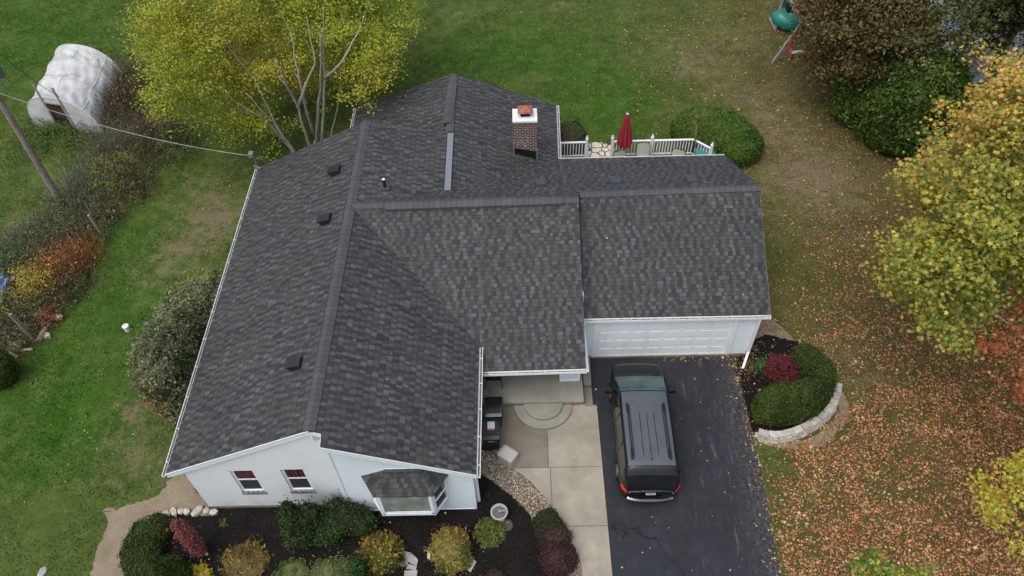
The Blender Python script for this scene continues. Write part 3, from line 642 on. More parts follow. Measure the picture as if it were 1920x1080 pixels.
prism([(XS,.0),(9.40,.0),(9.40,wz(9.4)-.06),(XS,wz(XS)-.06)],-.10,.16,'siding_wall',MSID)
m=MB();m.box(XS-.07,XS+.05,-.125,.098,0,wz(XS)-.12);m.build('corner_trim',MTR,house);m=MB();m.box(9.33,9.425,-.125,-.02,0,wz(9.4)-.12);m.box(9.40,9.43,-.12,.1,0,wz(9.4)-.12);m.build('corner_trim',MTR,house)
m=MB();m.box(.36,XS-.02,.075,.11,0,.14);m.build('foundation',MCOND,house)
m=MB();m.box(XS,9.42,-.12,-.09,-.02,.05);m.build('foundation',MTR,house)
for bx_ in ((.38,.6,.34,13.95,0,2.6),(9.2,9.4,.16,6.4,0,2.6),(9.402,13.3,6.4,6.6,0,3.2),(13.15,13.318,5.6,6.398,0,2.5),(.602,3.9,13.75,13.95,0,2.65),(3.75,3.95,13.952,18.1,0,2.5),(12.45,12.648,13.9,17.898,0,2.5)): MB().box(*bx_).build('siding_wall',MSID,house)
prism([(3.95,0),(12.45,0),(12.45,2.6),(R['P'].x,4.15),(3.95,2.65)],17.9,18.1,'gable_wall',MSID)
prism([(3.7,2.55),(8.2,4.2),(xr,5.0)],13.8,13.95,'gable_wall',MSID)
# garage walls
gyw=5.92;m=MB();dl,dr_,dh=at(1118,608)[0],0,0
DL,DR,DH=13.80,18.83,2.15
m.box(13.32,DL,gyw,gyw+.2,0,2.45);m.box(DR,19.58,gyw,gyw+.2,0,2.45);m.box(DL,DR,gyw,gyw+.2,DH,2.45)
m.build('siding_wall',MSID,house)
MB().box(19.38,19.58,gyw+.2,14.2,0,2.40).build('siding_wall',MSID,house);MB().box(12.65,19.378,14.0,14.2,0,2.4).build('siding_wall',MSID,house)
yb=R['J'].y
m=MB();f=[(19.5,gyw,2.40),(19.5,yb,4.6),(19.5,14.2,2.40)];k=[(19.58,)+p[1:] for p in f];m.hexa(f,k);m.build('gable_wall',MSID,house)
m=MB();m.box(19.50,19.61,gyw-.03,gyw+.08,0,2.4);m.build('corner_trim',MTR,house)
m=MB();m.box(13.32,19.6,gyw-.05,gyw+.02,-.02,.10);m.build('foundation',MCOND,house)
# cheek wall closing the step between the porch roof and the lower garage roof
h_,m_=R['H'],R['M2'];cz=[(m_.y+.05,m_.z-.055),(h_.y-.02,h_.z-.055),(h_.y-.02,4.2),(5.75,2.35),(m_.y+.4,m_.z-.12)]
xs=lambda y:m_.x+(h_.x-m_.x)*(y-m_.y)/(h_.y-m_.y)
MB().hexa([(xs(y)-.10,y,z) for y,z in cz][::-1],[(xs(y)-.03,y,z) for y,z in cz][::-1]).build('cheek_wall',MSID,house)
# soffits
m=MB();m.box(13.3,R['K'].x-.03,R['K'].y+.03,gyw,2.30,2.325);m.build('soffit',MTR,house)
m=MB();m.box(9.42,13.35,R['M'].y+.03,6.4,2.12,2.14);m.build('porch_ceiling',MTR,house)
# garage door
gd=MB().build('garage_door',MTR,house)
b=NB('door white');n=b.noise(1.1,5,b.scale(b.pos(),(3,1,.6)));MDOOR=b.fin(b.mix(b.ramp(n,.5,.75,0,.5),(.74,.78,.80),(.52,.52,.50)),.45,spec=.4)
m=MB();nr,nc=4,8;dw,dhh=(DR-DL-.2)/nc,(DH-.10)/nr
for i in range(nr):
    z0=.10+i*dhh;m.box(DL+.08,DR-.08,gyw+.05,gyw+.09,z0+.004,z0+dhh-.006)
    for j in range(nc):
        x0=DL+.1+j*dw;m.box(x0+.07,x0+dw-.07,gyw+.038,gyw+.05,z0+.09,z0+dhh-.10);pass
m.build('door_panel',MDOOR,gd)
m=MB();m.box(DL-.1,DL+.08,gyw-.035,gyw+.06,.0,DH+.1);m.box(DR-.08,DR+.1,gyw-.035,gyw+.06,.0,DH+.1);m.box(DL+.08,DR-.08,gyw-.035,gyw+.06,DH,DH+.1);m.build('door_frame',MTR,gd)
m=MB();m.box(DL+.08,DR-.08,gyw-.02,gyw+.05,.03,.12);m.build('threshold',simple('silver seal',(.45,.47,.48),.4),gd)
m=MB().box(16.25,16.5,gyw-.03,gyw,2.28,2.40);m.build('light_box',simple('rusty box',(.16,.08,.045),.7,var=.3),house)
# downspout right
ds=MB();p1=V3((19.62,gyw-.1,2.4));ds.bar((19.62,gyw-.09,2.45),(19.62,gyw-.09,.30),.09,.07,(0,1,0));e=at(1392,692,.06);ds.bar((19.62,gyw-.09,.32),(e[0],e[1],.10),.09,.07);ds.build('downspout',MGUT,house)
ds=MB();ds.bar((9.50,.1,2.6),(9.50,.1,.15),.09,.07,(0,1,0));ds.build('downspout',MGUT,house)
# porch
pz=.35;ps=MB();px0,px1,py0=9.42,13.25,3.77;jx=at(988,700,.35)[0]
ps.box(px0,jx-.008,py0,6.4,pz-.09,pz);ps.box(jx+.008,px1,py0,6.4,pz-.09,pz);ps.box(jx-.008,jx+.008,py0+.01,6.4,pz-.09,pz-.015)
porch=ps.build('porch_slab',MPOR,house)
m=MB();r=random.Random(3)
for row in range(2):
    x=px0+.05
    while x<px1-.2:
        w=r.uniform(.2,.42);m.box(x,min(x+w,px1-.05),py0+.03-r.uniform(0,.02),py0+.3,.01+row*.125,.12+row*.125);x+=w+.015
m.build('stone_base',simple('rough stone',(.19,.175,.15),.9,var=.4,sc_=6,bump=.5),porch)
scx=at(1018,757,.2);
def halfdisc(cx,cy,ra,z0,z1,name):
    pts=[(cx+ra*math.cos(t),cy-ra*math.sin(t)*.93) for t in np.linspace(0,math.pi,33)];MB().hexa([(p[0],p[1],z0) for p in pts][::-1],[(p[0],p[1],z1) for p in pts][::-1]).build(name,MCON if name=='x' else MPOR,house)
sx0=scx[0];halfdisc(sx0,py0-.002,1.05,.045,.16,'step');halfdisc(sx0,py0-.004,.70,.16,.26,'step')
cx0,cx1,cy0,cy1=12.44,13.12,4.68,5.28
m=MB();m.box(cx0,cx1,cy0,cy1,pz,2.12);pc=m.build('porch_column',MSID,house)
m=MB();
for a_x in (cx0,cx1):
    for a_y in (cy0,cy1): m.box(a_x-.03,a_x+.03,a_y-.03,a_y+.03,pz,2.11)
m.box(cx0-.035,cx1+.035,cy0-.035,cy1+.035,pz-.001,pz+.07);m.build('trim',MTR,pc)
MCUR=NB('maroon curtain');n=MCUR.noise(9,3,MCUR.scale(MCUR.pos(),(2.5,1,.3)));MCUR=MCUR.fin(MCUR.mix(MCUR.ramp(n,.4,.6),(.025,.006,.006),(.10,.032,.030)),.8)
MGLS=glass('window glass',(.018,.020,.024));MSCR=simple('window screen',(.035,.038,.045),.7)
# gable windows
def window(x0,x1,z0,z1):
    y=.175;w=MB();w.box(x0,x0+.05,y-.03,y+.05,z0,z1);w.box(x1-.05,x1,y-.03,y+.05,z0,z1);w.box(x0+.05,x1-.05,y-.03,y+.05,z1-.04,z1);w.box(x0+.05,x1-.05,y-.05,y+.05,z0,z0+.05)
    wn=w.build('window',MTR,house);x0+=.05;x1-=.05;z1-=.04;z0+=.05
    zm=(z0+z1)/2+.03;f=MB();f.box(x0,x1,y-.025,y+.01,zm-.03,zm+.03);f.box(x0,x1,y-.02,y+.01,z0,z0+.04)
    for xx in (x0,x1-.035): f.box(xx,xx+.035,y-.02,y+.01,z0+.04,z1)
    f.build('sash',MTR,wn)
    MB().box(x0+.035,x1-.035,y+.004,y+.008,z0+.04,z1).build('pane',MGLS,wn)
    m=MB();n=12
    for i in range(n):
        a,c_=x0+.035+(x1-x0-.07)*i/n,x0+.035+(x1-x0-.07)*(i+1)/n;ya,yb=y-.004+.006*math.sin(i*2.1),y-.004+.006*math.sin((i+1)*2.1);m.poly([(a,ya,zm+.03),(c_,yb,zm+.03),(c_,yb,z1-.002),(a,ya,z1-.002)])
    m.build('curtain',MCUR,wn);MB().box(x0+.035,x1-.035,y-.012,y-.006,z0+.04,zm-.03).build('screen',MSCR,wn)
    s=MB();k=x0-.06
    while k<x1+.04: s.box(k,k+.058,.05,.148,z0-.16,z0-.028);k+=.072
    s.build('sill',simple('worn brick sill',(.22,.21,.20),.9,var=.85,sc_=14),wn)
for w_ in WN: window(*w_)
# gable vent tucked beneath the peak
m=MB();m.hexa([(4.87,.06,4.52),(5.20,.06,4.52),(5.20,.06,4.55),(4.87,.06,4.55)],[(4.87,.10,4.52),(5.20,.10,4.52),(5.20,.10,4.55),(4.87,.10,4.55)])
gv=m.build('gable_vent',MTR,house);m=MB();z=4.57
while z<4.84: m.bar((4.90,.07,z),(5.17,.07,z),.03,.02);z+=.045
m.build('louvre',simple('grey louvre',(.40,.42,.43),.6),gv);MB().box(4.86,4.90,.055,.10,4.5,4.9).build('frame',MTR,gv);MB().box(5.17,5.21,.055,.10,4.5,4.86).build('frame',MTR,gv)
# bay window
bay=root('bay_window',None,None);bay.parent=house;bay.location=Vector((7.3,-.3,1.1))-house.location
x0,x1,xa,xb,yf,yw,zb,zt=6.08,8.56,6.48,8.16,-.70,-.10,1.06,2.42
plan=[(x0,yw),(xa,yf),(xb,yf),(x1,yw)]
def bbar(z0,z1,o,name,mat):
    c=[(p[0]+(o if p[0]>7.3 else -o)*(1 if p[1]==yw else .6),p[1]-(o if p[1]==yf else 0)) for p in plan];return MB().hexa([(p[0],p[1],z0) for p in c],[(p[0],p[1],z1) for p in c]).build(name,mat,bay)
def wlocfix(): pass
bbar(zb-.09,zb,.03,'base',MTR);bbar(zt,zt+.07,.03,'head',MTR)
m=MB()
for (a,c_) in zip(plan[:-1],plan[1:]): 
    A,B=Vector((*a,0)),Vector((*c_,0));d=(B-A).normalized();
    for p,q_ in ((A,A+d*.10),(B-d*.10,B)): m.bar(((p.x+q_.x)/2,(p.y+q_.y)/2,zb),((p.x+q_.x)/2,(p.y+q_.y)/2,zt),.10,.07,(-d.y,d.x,0))
    m.bar((A.x,A.y,zb+.03),(B.x,B.y,zb+.03),.07,.06);m.bar((A.x,A.y,zt-.02),(B.x,B.y,zt-.02),.07,.04)
m.build('frame',MTR,bay)
MBG=glass('front glass',(.22,.26,.23),.1)
for i,(a,c_) in enumerate(zip(plan[:-1],plan[1:])):
    A,B=Vector((*a,0)),Vector((*c_,0));d=(B-A).normalized();A+=d*.1;B-=d*.1
    MB().hexa([(A.x,A.y,zb+.05),(B.x,B.y,zb+.05),(B.x+d.y*.01,B.y-d.x*.01+.02,zb+.05),(A.x+d.y*.01,A.y-d.x*.01+.02,zb+.05)],[(A.x,A.y,zt-.03),(B.x,B.y,zt-.03),(B.x+d.y*.01,B.y-d.x*.01+.02,zt-.03),(A.x+d.y*.01,A.y-d.x*.01+.02,zt-.03)]).build('pane',MBG if i==1 else glass('side glass',(.06,.07,.06)),bay)
    if i!=1: MB().bar((A.x,A.y,(zb+zt)/2),(B.x,B.y,(zb+zt)/2),.06,.06).build('sash',MTR,bay)
    else: MB().bar((A.x,A.y-.005,zb+.13),(B.x,B.y-.005,zb+.13),.03,.03).build('sash',MTR,bay)
e=[V3((x0-.12,yw,2.53)),V3((xa-.08,yf-.08,2.47)),V3((xb+.08,yf-.08,2.47)),V3((x1+.12,yw,2.53))];t0,t1=V3((6.76,yw-.02,2.93)),V3((7.88,yw-.02,2.93))
for pts,ev in (((e[0],e[1],t0),(e[0],e[1])),((e[1],e[2],t1,t0),(e[1],e[2])),((e[2],e[3],t1),(e[2],e[3]))): roofplane(pts,ev,'bay_roof',MSB,.04,bay)
MB().bar(t0+Vector((-.02,-.03,.02)),t1+Vector((.02,-.03,.02)),.12,.05).build('flashing',simple('slate metal',(.06,.065,.08),.4),bay)
MB().bar(t0+Vector((0,.02,.06)),t1+Vector((0,.02,.06)),.03,.03).bar(t0+Vector((0,.02,.06)),e[0]+Vector((0,.03,.03)),.03,.03).bar(t1+Vector((0,.02,.06)),e[3]+Vector((0,.03,.03)),.03,.03).build('trim',MTR,bay)
# chimney
ch=root('chimney',None,None);ch.parent=house
cx0,cx1,cyf,cyb,ct=10.90,11.82,14.05,14.80,5.02
zr=lambda x:4.31-.37*(x-8.26)
m=MB();m.hexa([(cx0,cyf,3.62),(cx1,cyf,3.42),(cx1,cyb,2.9),(cx0,cyb,2.9)],[(cx0,cyf,ct-.14),(cx1,cyf,ct-.14),(cx1,cyb,ct-.14),(cx0,cyb,ct-.14)]);m.build('stack',MBR,ch)
m=MB();m.hexa([(cx0+.02,cyf+.03,2.9),(cx1-.02,cyf+.03,2.8),(cx1-.02,cyb-.02,2.8),(cx0+.02,cyb-.02,2.8)],[(cx0+.02,cyf+.03,3.63),(cx1-.02,cyf+.03,3.43),(cx1-.02,cyb-.02,3.4),(cx0+.02,cyb-.02,3.4)]);m.build('open_base',MDK,ch)
m=MB();m.box(cx0-.03,cx1+.03,cyf-.03,cyb+.03,ct-.14,ct-.08);m.build('band',simple('sooty band',(.10,.09,.085),.9,var=.5,sc_=12),ch)
m=MB();m.box(cx0-.04,cx1+.04,cyf-.04,cyb+.04,ct-.08,ct);m.build('crown',simple('pale crown',(.66,.66,.65),.8,var=.1,sc_=20),ch)
m=MB();fx,fy=(cx0+cx1)/2+.02,(cyf+cyb)/2+.05;m.box(fx-.19,fx+.19,fy-.17,fy+.17,ct,ct+.20);m.build('flue',MDK,ch)
m=MB();m.hexa([(fx-.3,fy-.26,ct+.20),(fx+.3,fy-.26,ct+.20),(fx+.3,fy+.26,ct+.20),(fx-.3,fy+.26,ct+.20)],[(fx-.27,fy-.23,ct+.26),(fx+.27,fy-.23,ct+.26),(fx+.27,fy+.23,ct+.26),(fx-.27,fy+.23,ct+.26)])
tp=[(fx-.27,fy-.23,ct+.26),(fx+.27,fy-.23,ct+.26),(fx+.27,fy+.23,ct+.26),(fx-.27,fy+.23,ct+.26)];a1,a2=(fx-.05,fy,ct+.36),(fx+.05,fy,ct+.36)
m.poly([tp[0],tp[1],a2,a1]);m.poly([tp[1],tp[2],a2]);m.poly([tp[2],tp[3],a1,a2]);m.poly([tp[3],tp[0],a1]);m.build('cap',simple('rusty cap',(.30,.10,.065),.6,var=.35,sc_=6),ch)
m=MB()
for xx,z in ((cx0-.02,3.33),(cx1+.03,2.99)): m.box(xx-.02,xx+.03,cyf-.03,cyf+.05,zr(xx)-.05,z+.55)
m.build('side_flashing',MMET,ch)
# box vents
def boxvent(c,d,name='box_vent',mv=None):
    """c on roof, d downslope unit (3d)"""
    c=V3(c);d=V3(d).normalized();s=d.cross(Vector((0,0,1))).normalized();n=s.cross(d).normalized();
    if n.z<0:n=-n
    m=MB();q=lambda a,b_,h:c+s*a+d*b_+n*h
    m.hexa([q(-.24,-.25,-.01),q(.24,-.25,-.01),q(.24,.20,-.01),q(-.24,.20,-.01)],[q(-.24,-.25,.012),q(.24,-.25,.012),q(.24,.20,.012),q(-.24,.20,.012)])
    m.hexa([q(-.19,-.22,.0),q(.19,-.22,.0),q(.19,.17,.0),q(-.19,.17,.0)],[q(-.19,-.22,.06),q(.19,-.22,.06),q(.19,.22,.17),q(-.19,.22,.17)]);m.poly([q(-.17,.185,.02),q(.17,.185,.02),q(.17,.228,.155),q(-.17,.228,.155)],mi=1)
    return m.build(name,[mv or MVENT,MDK],roof)
MVENT=simple('vent charcoal',(.05,.054,.062),.4,var=.1)
sw=(xr-.0)/2.34
for p in ((628,322),(610,413),(554,684)):
    z=3.9
    for _ in range(20): g_=at(p[0],p[1],z);z=2.77+(5.11-2.77)/(xr-.02)*g_[0]
    boxvent(g_+np.array([0,0,.05]),(-1,0,-.48),mv=MBLK)
for p in ((1013,345),(1154,341),(1296,339)):
    z=4.2
    for _ in range(30): g_=at(p[0],p[1],z);z=5.11-.5*(g_[1]-R['G'].y)
    boxvent(g_,(0,1,-.5))
z=4.6
for _ in range(30): g_=at(722,352,z);z=5.11-(5.11-4.31)/(R['O'].x-xr)*(g_[0]-xr)
m=MB();m.tube([g_,g_+np.array([0,0,.42])],.055,12);vp=m.build('vent_pipe',MBLK,house);m=MB();m.tube([g_+np.array([0,0,.415]),g_+np.array([0,0,.435])],.056,12);m.build('rim',simple('pale rim',(.7,.7,.7),.5),vp);m=MB();m.box(g_[0]-.18,g_[0]+.18,g_[1]-.18,g_[1]+.18,g_[2]-.03,g_[2]+.05);m.build('boot',MVENT,vp)
# service mast at back-left corner
mb=at(484,312,2.9);ms=MB();ms.tube([(mb[0]-.08,mb[1]+.1,1.0),(mb[0]-.08,mb[1]+.1,3.35),(mb[0]-.12,mb[1]+.05,3.5),(mb[0]-.22,mb[1],3.45)],.045,10);ms.bar((mb[0]-.2,mb[1]+.05,2.9),(mb[0]+.15,mb[1]-.2,2.95),.06,.06);ms.box(mb[0]-.25,mb[0]-.05,mb[1]-.05,mb[1]+.2,3.42,3.58)
ms.build('service_mast',simple('mast grey',(.16,.15,.13),.7,var=.3),house)
# ------------------------------------------------------------------ vegetation
_s=unit(np.random.default_rng(1).normal(size=(400,3)))
def ellpts(e):
    P=np.array(e[:3])+_s*np.array(e[3:]);P[:,2]=np.maximum(P[:,2],0);return P
def fitell(l,r,t,b,c=.55,z0=0.,asp=1.):
    """the upright ellipsoid standing on the ground whose outline has this extent"""
    g=at((l+r)/2,(t+b)/2);w=np.linalg.norm(at(r,(t+b)/2)-at(l,(t+b)/2))/2;v=np.array([g[0],g[1]-.2,w,w*.8])
    def f(v):
        P=ellpts((v[0],v[1],z0+c*v[3],v[2],v[2]*asp,v[3]));q=proj(P);return np.array([q[:,0].min()-l,q[:,0].max()-r,q[:,1].min()-t,q[:,1].max()-b])
    for _ in range(25):
        y=f(v);J=np.array([(f(v+np.eye(4)[i]*1e-3)-y)/1e-3 for i in range(4)]).T
        v=v-np.linalg.lstsq(J,y,rcond=.02)[0]*.7;v[2:]=np.clip(v[2:],.12,6)
    return (v[0],v[1],z0+c*v[3],v[2],v[2]*asp,v[3])
FE=fitell
YEW=[((.028,.048,.013),4),((.044,.068,.020),3),((.016,.030,.010),3)]
BOX=[((.034,.054,.009),4),((.050,.076,.013),3),((.020,.036,.007),2)]
g1='dark evergreen shrubs against the front wall'
shrub('yew_shrub','darkest yew shrub at the left end below the brick gable wall','shrub',dens([FE(527,580,938,1015),FE(528,590,960,1032),FE(560,612,945,1015)],7),YEW,.085,1500,rough=.2,wild=.9,lum=2.2,group=g1)
shrub('yew_shrub','brighter green yew shrub in the middle of the dark group below the corner trim','shrub',dens([FE(575,640,958,1025),FE(600,655,950,1008)],5),[((.042,.076,.018),4),((.030,.055,.013),3),((.06,.105,.025),1)],.085,1500,rough=.2,wild=.9,lum=2.2,group=g1)
shrub('yew_shrub','dark yew shrub with bare twigs nearest the bay window','shrub',dens([FE(610,665,936,1000),FE(650,710,950,1012)],6),YEW,.085,1500,rough=.2,wild=.9,lum=2.2,group=g1)
shrub('boxwood_hedge','clipped C-shaped dark hedge curving beside the dirt path','hedge',dens([FE(270,320,958,1020,.5),FE(240,312,966,1045,.5),FE(228,302,1000,1078,.5),FE(234,312,1040,1108,.5),FE(275,342,1062,1122,.5),(*at(325,1092)[:2],.3,.7,.7,.7)],22),BOX,.07,2200,rough=.10,wild=.8)
shrub('boxwood_hedge','clipped dark hedge curving round the stone edged island bed','hedge',dens([FE(1408,1472,722,803,.5),FE(1445,1515,718,802,.5),FE(1485,1548,706,796,.5),FE(1505,1568,685,768,.5),FE(1490,1558,662,735,.5),FE(1478,1530,645,705,.5)],22),[((.042,.064,.010),4),((.062,.088,.015),3),((.024,.042,.008),2)],.075,2000,rough=.10,wild=.8)
VAR=[((.17,.205,.10),4),((.26,.28,.15),3),((.075,.105,.04),2.6),((.30,.28,.07),1.4),((.33,.16,.06),.9)]
shrub('leather_leaf_shrub','huge mottled grey green shrub pressed against the left eave','shrub',dens([FE(240,372,640,806),FE(258,392,600,760),FE(285,420,560,700),FE(330,450,515,630)],9),VAR,.105,900,rough=.2,pat=.9,wild=.8,lum=2.6,mat=MLEAF,corecol=(.05,.065,.03))
shrub('evergreen_shrub','rounded dark evergreen cut off by the left edge of the lawn','shrub',[FE(-60,40,650,738)],BOX,.07,900,rough=.08)
shrub('arborvitae','bright green domed evergreen behind the garage by the deck corner','shrub',dens([(19.9,18.45,.75,1.5,1.0,1.2),(20.6,18.1,.7,1.5,1.1,1.2),(21.3,17.6,.6,1.3,1.3,.95)],5),[((.065,.12,.014),4),((.10,.16,.022),2),((.03,.07,.01),2)],.09,1300,rough=.09,wild=.7)
shrub('evergreen_shrub','small reddish green rounded bush beside the deck railing','shrub',[FE(1036,1100,226,292)],[((.04,.06,.02),4),((.07,.08,.03),2),((.15,.07,.035),1.2)],.08,1000,rough=.1)
DG=[((.048,.088,.010),4),((.085,.135,.018),3),((.026,.050,.007),2.4)]
shrub('large_evergreen','very large dark green mounded evergreen beneath the brown crowned tree','shrub',dens([FE(1560,1690,100,240),FE(1620,1770,120,312),FE(1680,1815,105,270)],8),DG,.17,560,rough=.2,wild=.9,lum=4.,pat=.7)
AUT=[((.26,.22,.05),3),((.16,.10,.04),3),((.09,.10,.03),3),((.30,.24,.05),2),((.20,.09,.05),1.5)]
def spikes(e,n,col,ln=.22,sec=1.):
    """upright bottlebrush shoots: rows of small yellow leaves along arching stems"""
    parts=[];Pl=[];Nl=[]
    for i in range(n):
        d=unit(rng.normal(size=3));d[2]=abs(d[2])*.8+.25;d=unit(d);b0=np.array(e[:3])+d*np.array(e[3:])*.9;dr=unit(d+rng.normal(size=3)*.35+np.array([0,0,.3]));L=ln*rng.uniform(.6,1.4)
        k=34;t=rng.uniform(0,1,k);P=b0+dr*(t*L)[:,None]+rng.normal(size=(k,3))*.014;Pl.append(P);Nl.append(unit(dr*.4+rng.normal(size=(k,3))))
    P=np.concatenate(Pl);N=np.concatenate(Nl);return leafgeo(P,N,rng.uniform(.035,.06,len(P)),pick(len(P),col),'long')
YEL=[((.55,.46,.045),3),((.42,.38,.04),2),((.62,.50,.09),1)]
e=FE(412,505,1012,1100);shrub('spirea_shrub','brown and gold rounded shrub left of the pale green low shrub','shrub',[e],AUT,.06,2000,rough=.16,wild=.9,mat=MLEAF,lum=2.,extra=[spikes(e,16,YEL)],pat=2.5)
e=FE(675,752,1002,1080);shrub('spirea_shrub','rounded shrub bristling with bright yellow shoots beside the grey flagstones','shrub',[e],[((.20,.19,.04),3),((.10,.11,.03),3),((.18,.10,.04),2)],.06,2000,rough=.16,wild=.9,mat=MLEAF,lum=2.,extra=[spikes(e,75,YEL)],pat=2.5)
e=FE(804,886,990,1075);shrub('spirea_shrub','rounded shrub speckled orange and yellow between flagstone and leafy plant','shrub',[e],[((.28,.25,.06),3),((.34,.18,.05),2),((.09,.12,.03),2.5),((.40,.34,.10),1.5)],.06,2000,rough=.16,wild=.9,mat=MLEAF,lum=2.,extra=[spikes(e,14,YEL)],pat=2.5)
e=FE(350,394,1058,1104);shrub('spirea_shrub','small vivid yellow spiky shrub at the bottom next to the clipped hedge','shrub',[e],YEL+[((.15,.15,.03),2)],.055,2200,rough=.2,wild=.9,mat=MLEAF,lum=2.,extra=[spikes(e,45,YEL)])
shrub('low_shrub','wide pale green and cream leaved low shrub at the bottom edge','shrub',[FE(506,592,1052,1112),FE(572,650,1046,1106),FE(640,678,1050,1100)],[((.17,.21,.07),3),((.09,.13,.04),3),((.24,.25,.10),1.5)],.07,1500,rough=.2,wild=.9,mat=MLEAF,lum=2.)
shrub('low_shrub','dark green low shrub wedged left of the bright yellow shoots','shrub',[FE(650,692,1046,1100)],[((.035,.08,.02),3),((.06,.12,.03),1)],.07,1500,rough=.2,wild=.9,mat=MLEAF,lum=2.)
e=FE(888,948,972,1030);d_n=260
def nandina(e,n):
    d=unit(rng.normal(size=(n,3)));d[:,2]=np.abs(d[:,2]);P=np.array(e[:3])+d*np.array(e[3:])*rng.uniform(.55,1.05,(n,1));N=unit(np.array([0,0,1.])+rng.normal(size=(n,3))*.7);return leafgeo(P,N,rng.uniform(.10,.17,n),pick(n,[((.13,.17,.035),3),((.06,.11,.025),3),((.20,.21,.05),1.5),((.12,.05,.03),1)]),'long')
V,Fa,C=cat([nandina(e,1100),twigs((e[0],e[1]),40,e[5]*1.4,e[3]*.8,[((.10,.05,.03),1)],.006)])
npmesh('leafy_plant',V,Fa,3,C,MLEAF,label='loose long-leaved green and bronze plant beside the grey birdbath',category=None,kind=None) if False else tag(npmesh('leafy_plant',V,Fa,3,C,MLEAF),'loose long-leaved green and bronze plant beside the grey birdbath','plant')
BAR=[((.055,.030,.022),4),((.085,.050,.036),2),((.030,.020,.016),3),((.05,.055,.02),.8)]
shrub('barberry_shrub','green topped barberry at the upper end of the dark row by the gravel','shrub',[FE(998,1050,953,1010)],[((.035,.05,.018),3),((.055,.045,.022),2),((.02,.028,.012),2)],.055,1900,rough=.2,wild=.9,group='dark barberries along the gravel edge')
shrub('barberry_shrub','brown purple barberry in the middle of the row by the gravel','shrub',[FE(1008,1072,975,1040)],BAR,.055,1900,rough=.2,wild=.9,group='dark barberries along the gravel edge')
shrub('barberry_shrub','dark wine coloured barberry at the lower end of the row by the gravel','shrub',[FE(1012,1082,1012,1085)],[((.06,.026,.026),4),((.04,.022,.02),3),((.09,.045,.04),1)],.055,1900,rough=.2,wild=.9,group='dark barberries along the gravel edge')
shrub('barberry_shrub','low brown barberry at the bottom edge below the leafy plant','shrub',[FE(908,950,1068,1110)],BAR,.05,1900,rough=.25,wild=.9)
def crown(name,ells,mask,n,per,pal,size,parent,shape='leaf',gap=(),spread=.42,flat=.45,up=.8,pat=.35,mixr=.5,zmin=.6,holes=0.,excl=None,cseed=None,pad=6,pixu=None):
    if cseed is not None:
        global rng;old=rng;rng=np.random.default_rng(cseed)
    Cs=[];tries=0
    while len(Cs)<n/pad and tries<3000:
        tries+=1
        if pixu:
            mk=np.array(mask);u=rng.uniform(mk.min(0),mk.max(0),(200,2));u=u[inpoly(u[:,0],u[:,1],mask)];z=rng.uniform(pixu[0],pixu[1],len(u));P=np.array([at(a,c_,zz) for (a,c_),zz in zip(u,z)]).reshape(-1,3)
            k=np.zeros(len(P),bool)
            for e in ells: k|=(((P-np.array(e[:3]))/np.array(e[3:]))**2).sum(1)<1
            for gp,pr in gap: k&=~(inpoly(u[:,0],u[:,1],gp)&(rng.uniform(size=len(u))<pr))
            if excl is not None: k&=~excl(P)
            Cs+=list(P[k]);continue
        e=ells[int(rng.integers(len(ells)))];d=unit(rng.normal(size=(40,3)))*(rng.uniform(.12,1,(40,1))**(1/2.4));P=np.array(e[:3])+d*np.array(e[3:]);P=P[P[:,2]>zmin]
        if len(P)==0: continue
        q=proj(P);k=inpoly(q[:,0],q[:,1],mask) if mask is not None else np.ones(len(P),bool)
        for gp,pr in gap: k&=~(inpoly(q[:,0],q[:,1],gp)&(rng.uniform(size=len(P))<pr))
        if excl is not None: k&=~excl(P)
        if holes: k&=(np.sin(P[:,0]*1.7+1)*np.sin(P[:,1]*1.9+2)*np.sin(P[:,2]*1.5)>-holes)
        Cs+=list(P[k])
    Cs=np.array(Cs);Cs=Cs[rng.permutation(len(Cs))][:max(1,int(n/pad))];pr_=spread*(1.5 if pad>1 else 0);Cs=np.repeat(Cs,pad,0);Cs=Cs+rng.normal(size=Cs.shape)*pr_*np.array([1,1,.3])-np.array([0,0,.25])*(rng.normal(size=(len(Cs),1))**2)*pr_*.6
    if mask is not None:
        q=proj(Cs);Cs=Cs[inpoly(q[:,0],q[:,1],mask)]
    m=rng.integers(int(per*.5),int(per*1.5),len(Cs));P=np.repeat(Cs,m,0)
    s=np.repeat(rng.uniform(.45,1.2,len(Cs)),m)*spread*.85
    P=P+rng.normal(size=P.shape)*s[:,None]*np.array([1,1,flat]);P[:,2]=np.maximum(P[:,2],.15)
    N=np.array([0,0,up])+rng.normal(size=P.shape)*.6;col=patchpal(P,pal,pat,mixr);V,Fa,C=leafgeo(P,N,size*rng.uniform(.65,1.25,len(P)),col,shape,.16)
    o=npmesh('crown',V,Fa,3,C,MLEAF,parent)
    if cseed is not None: rng=old
    return Cs
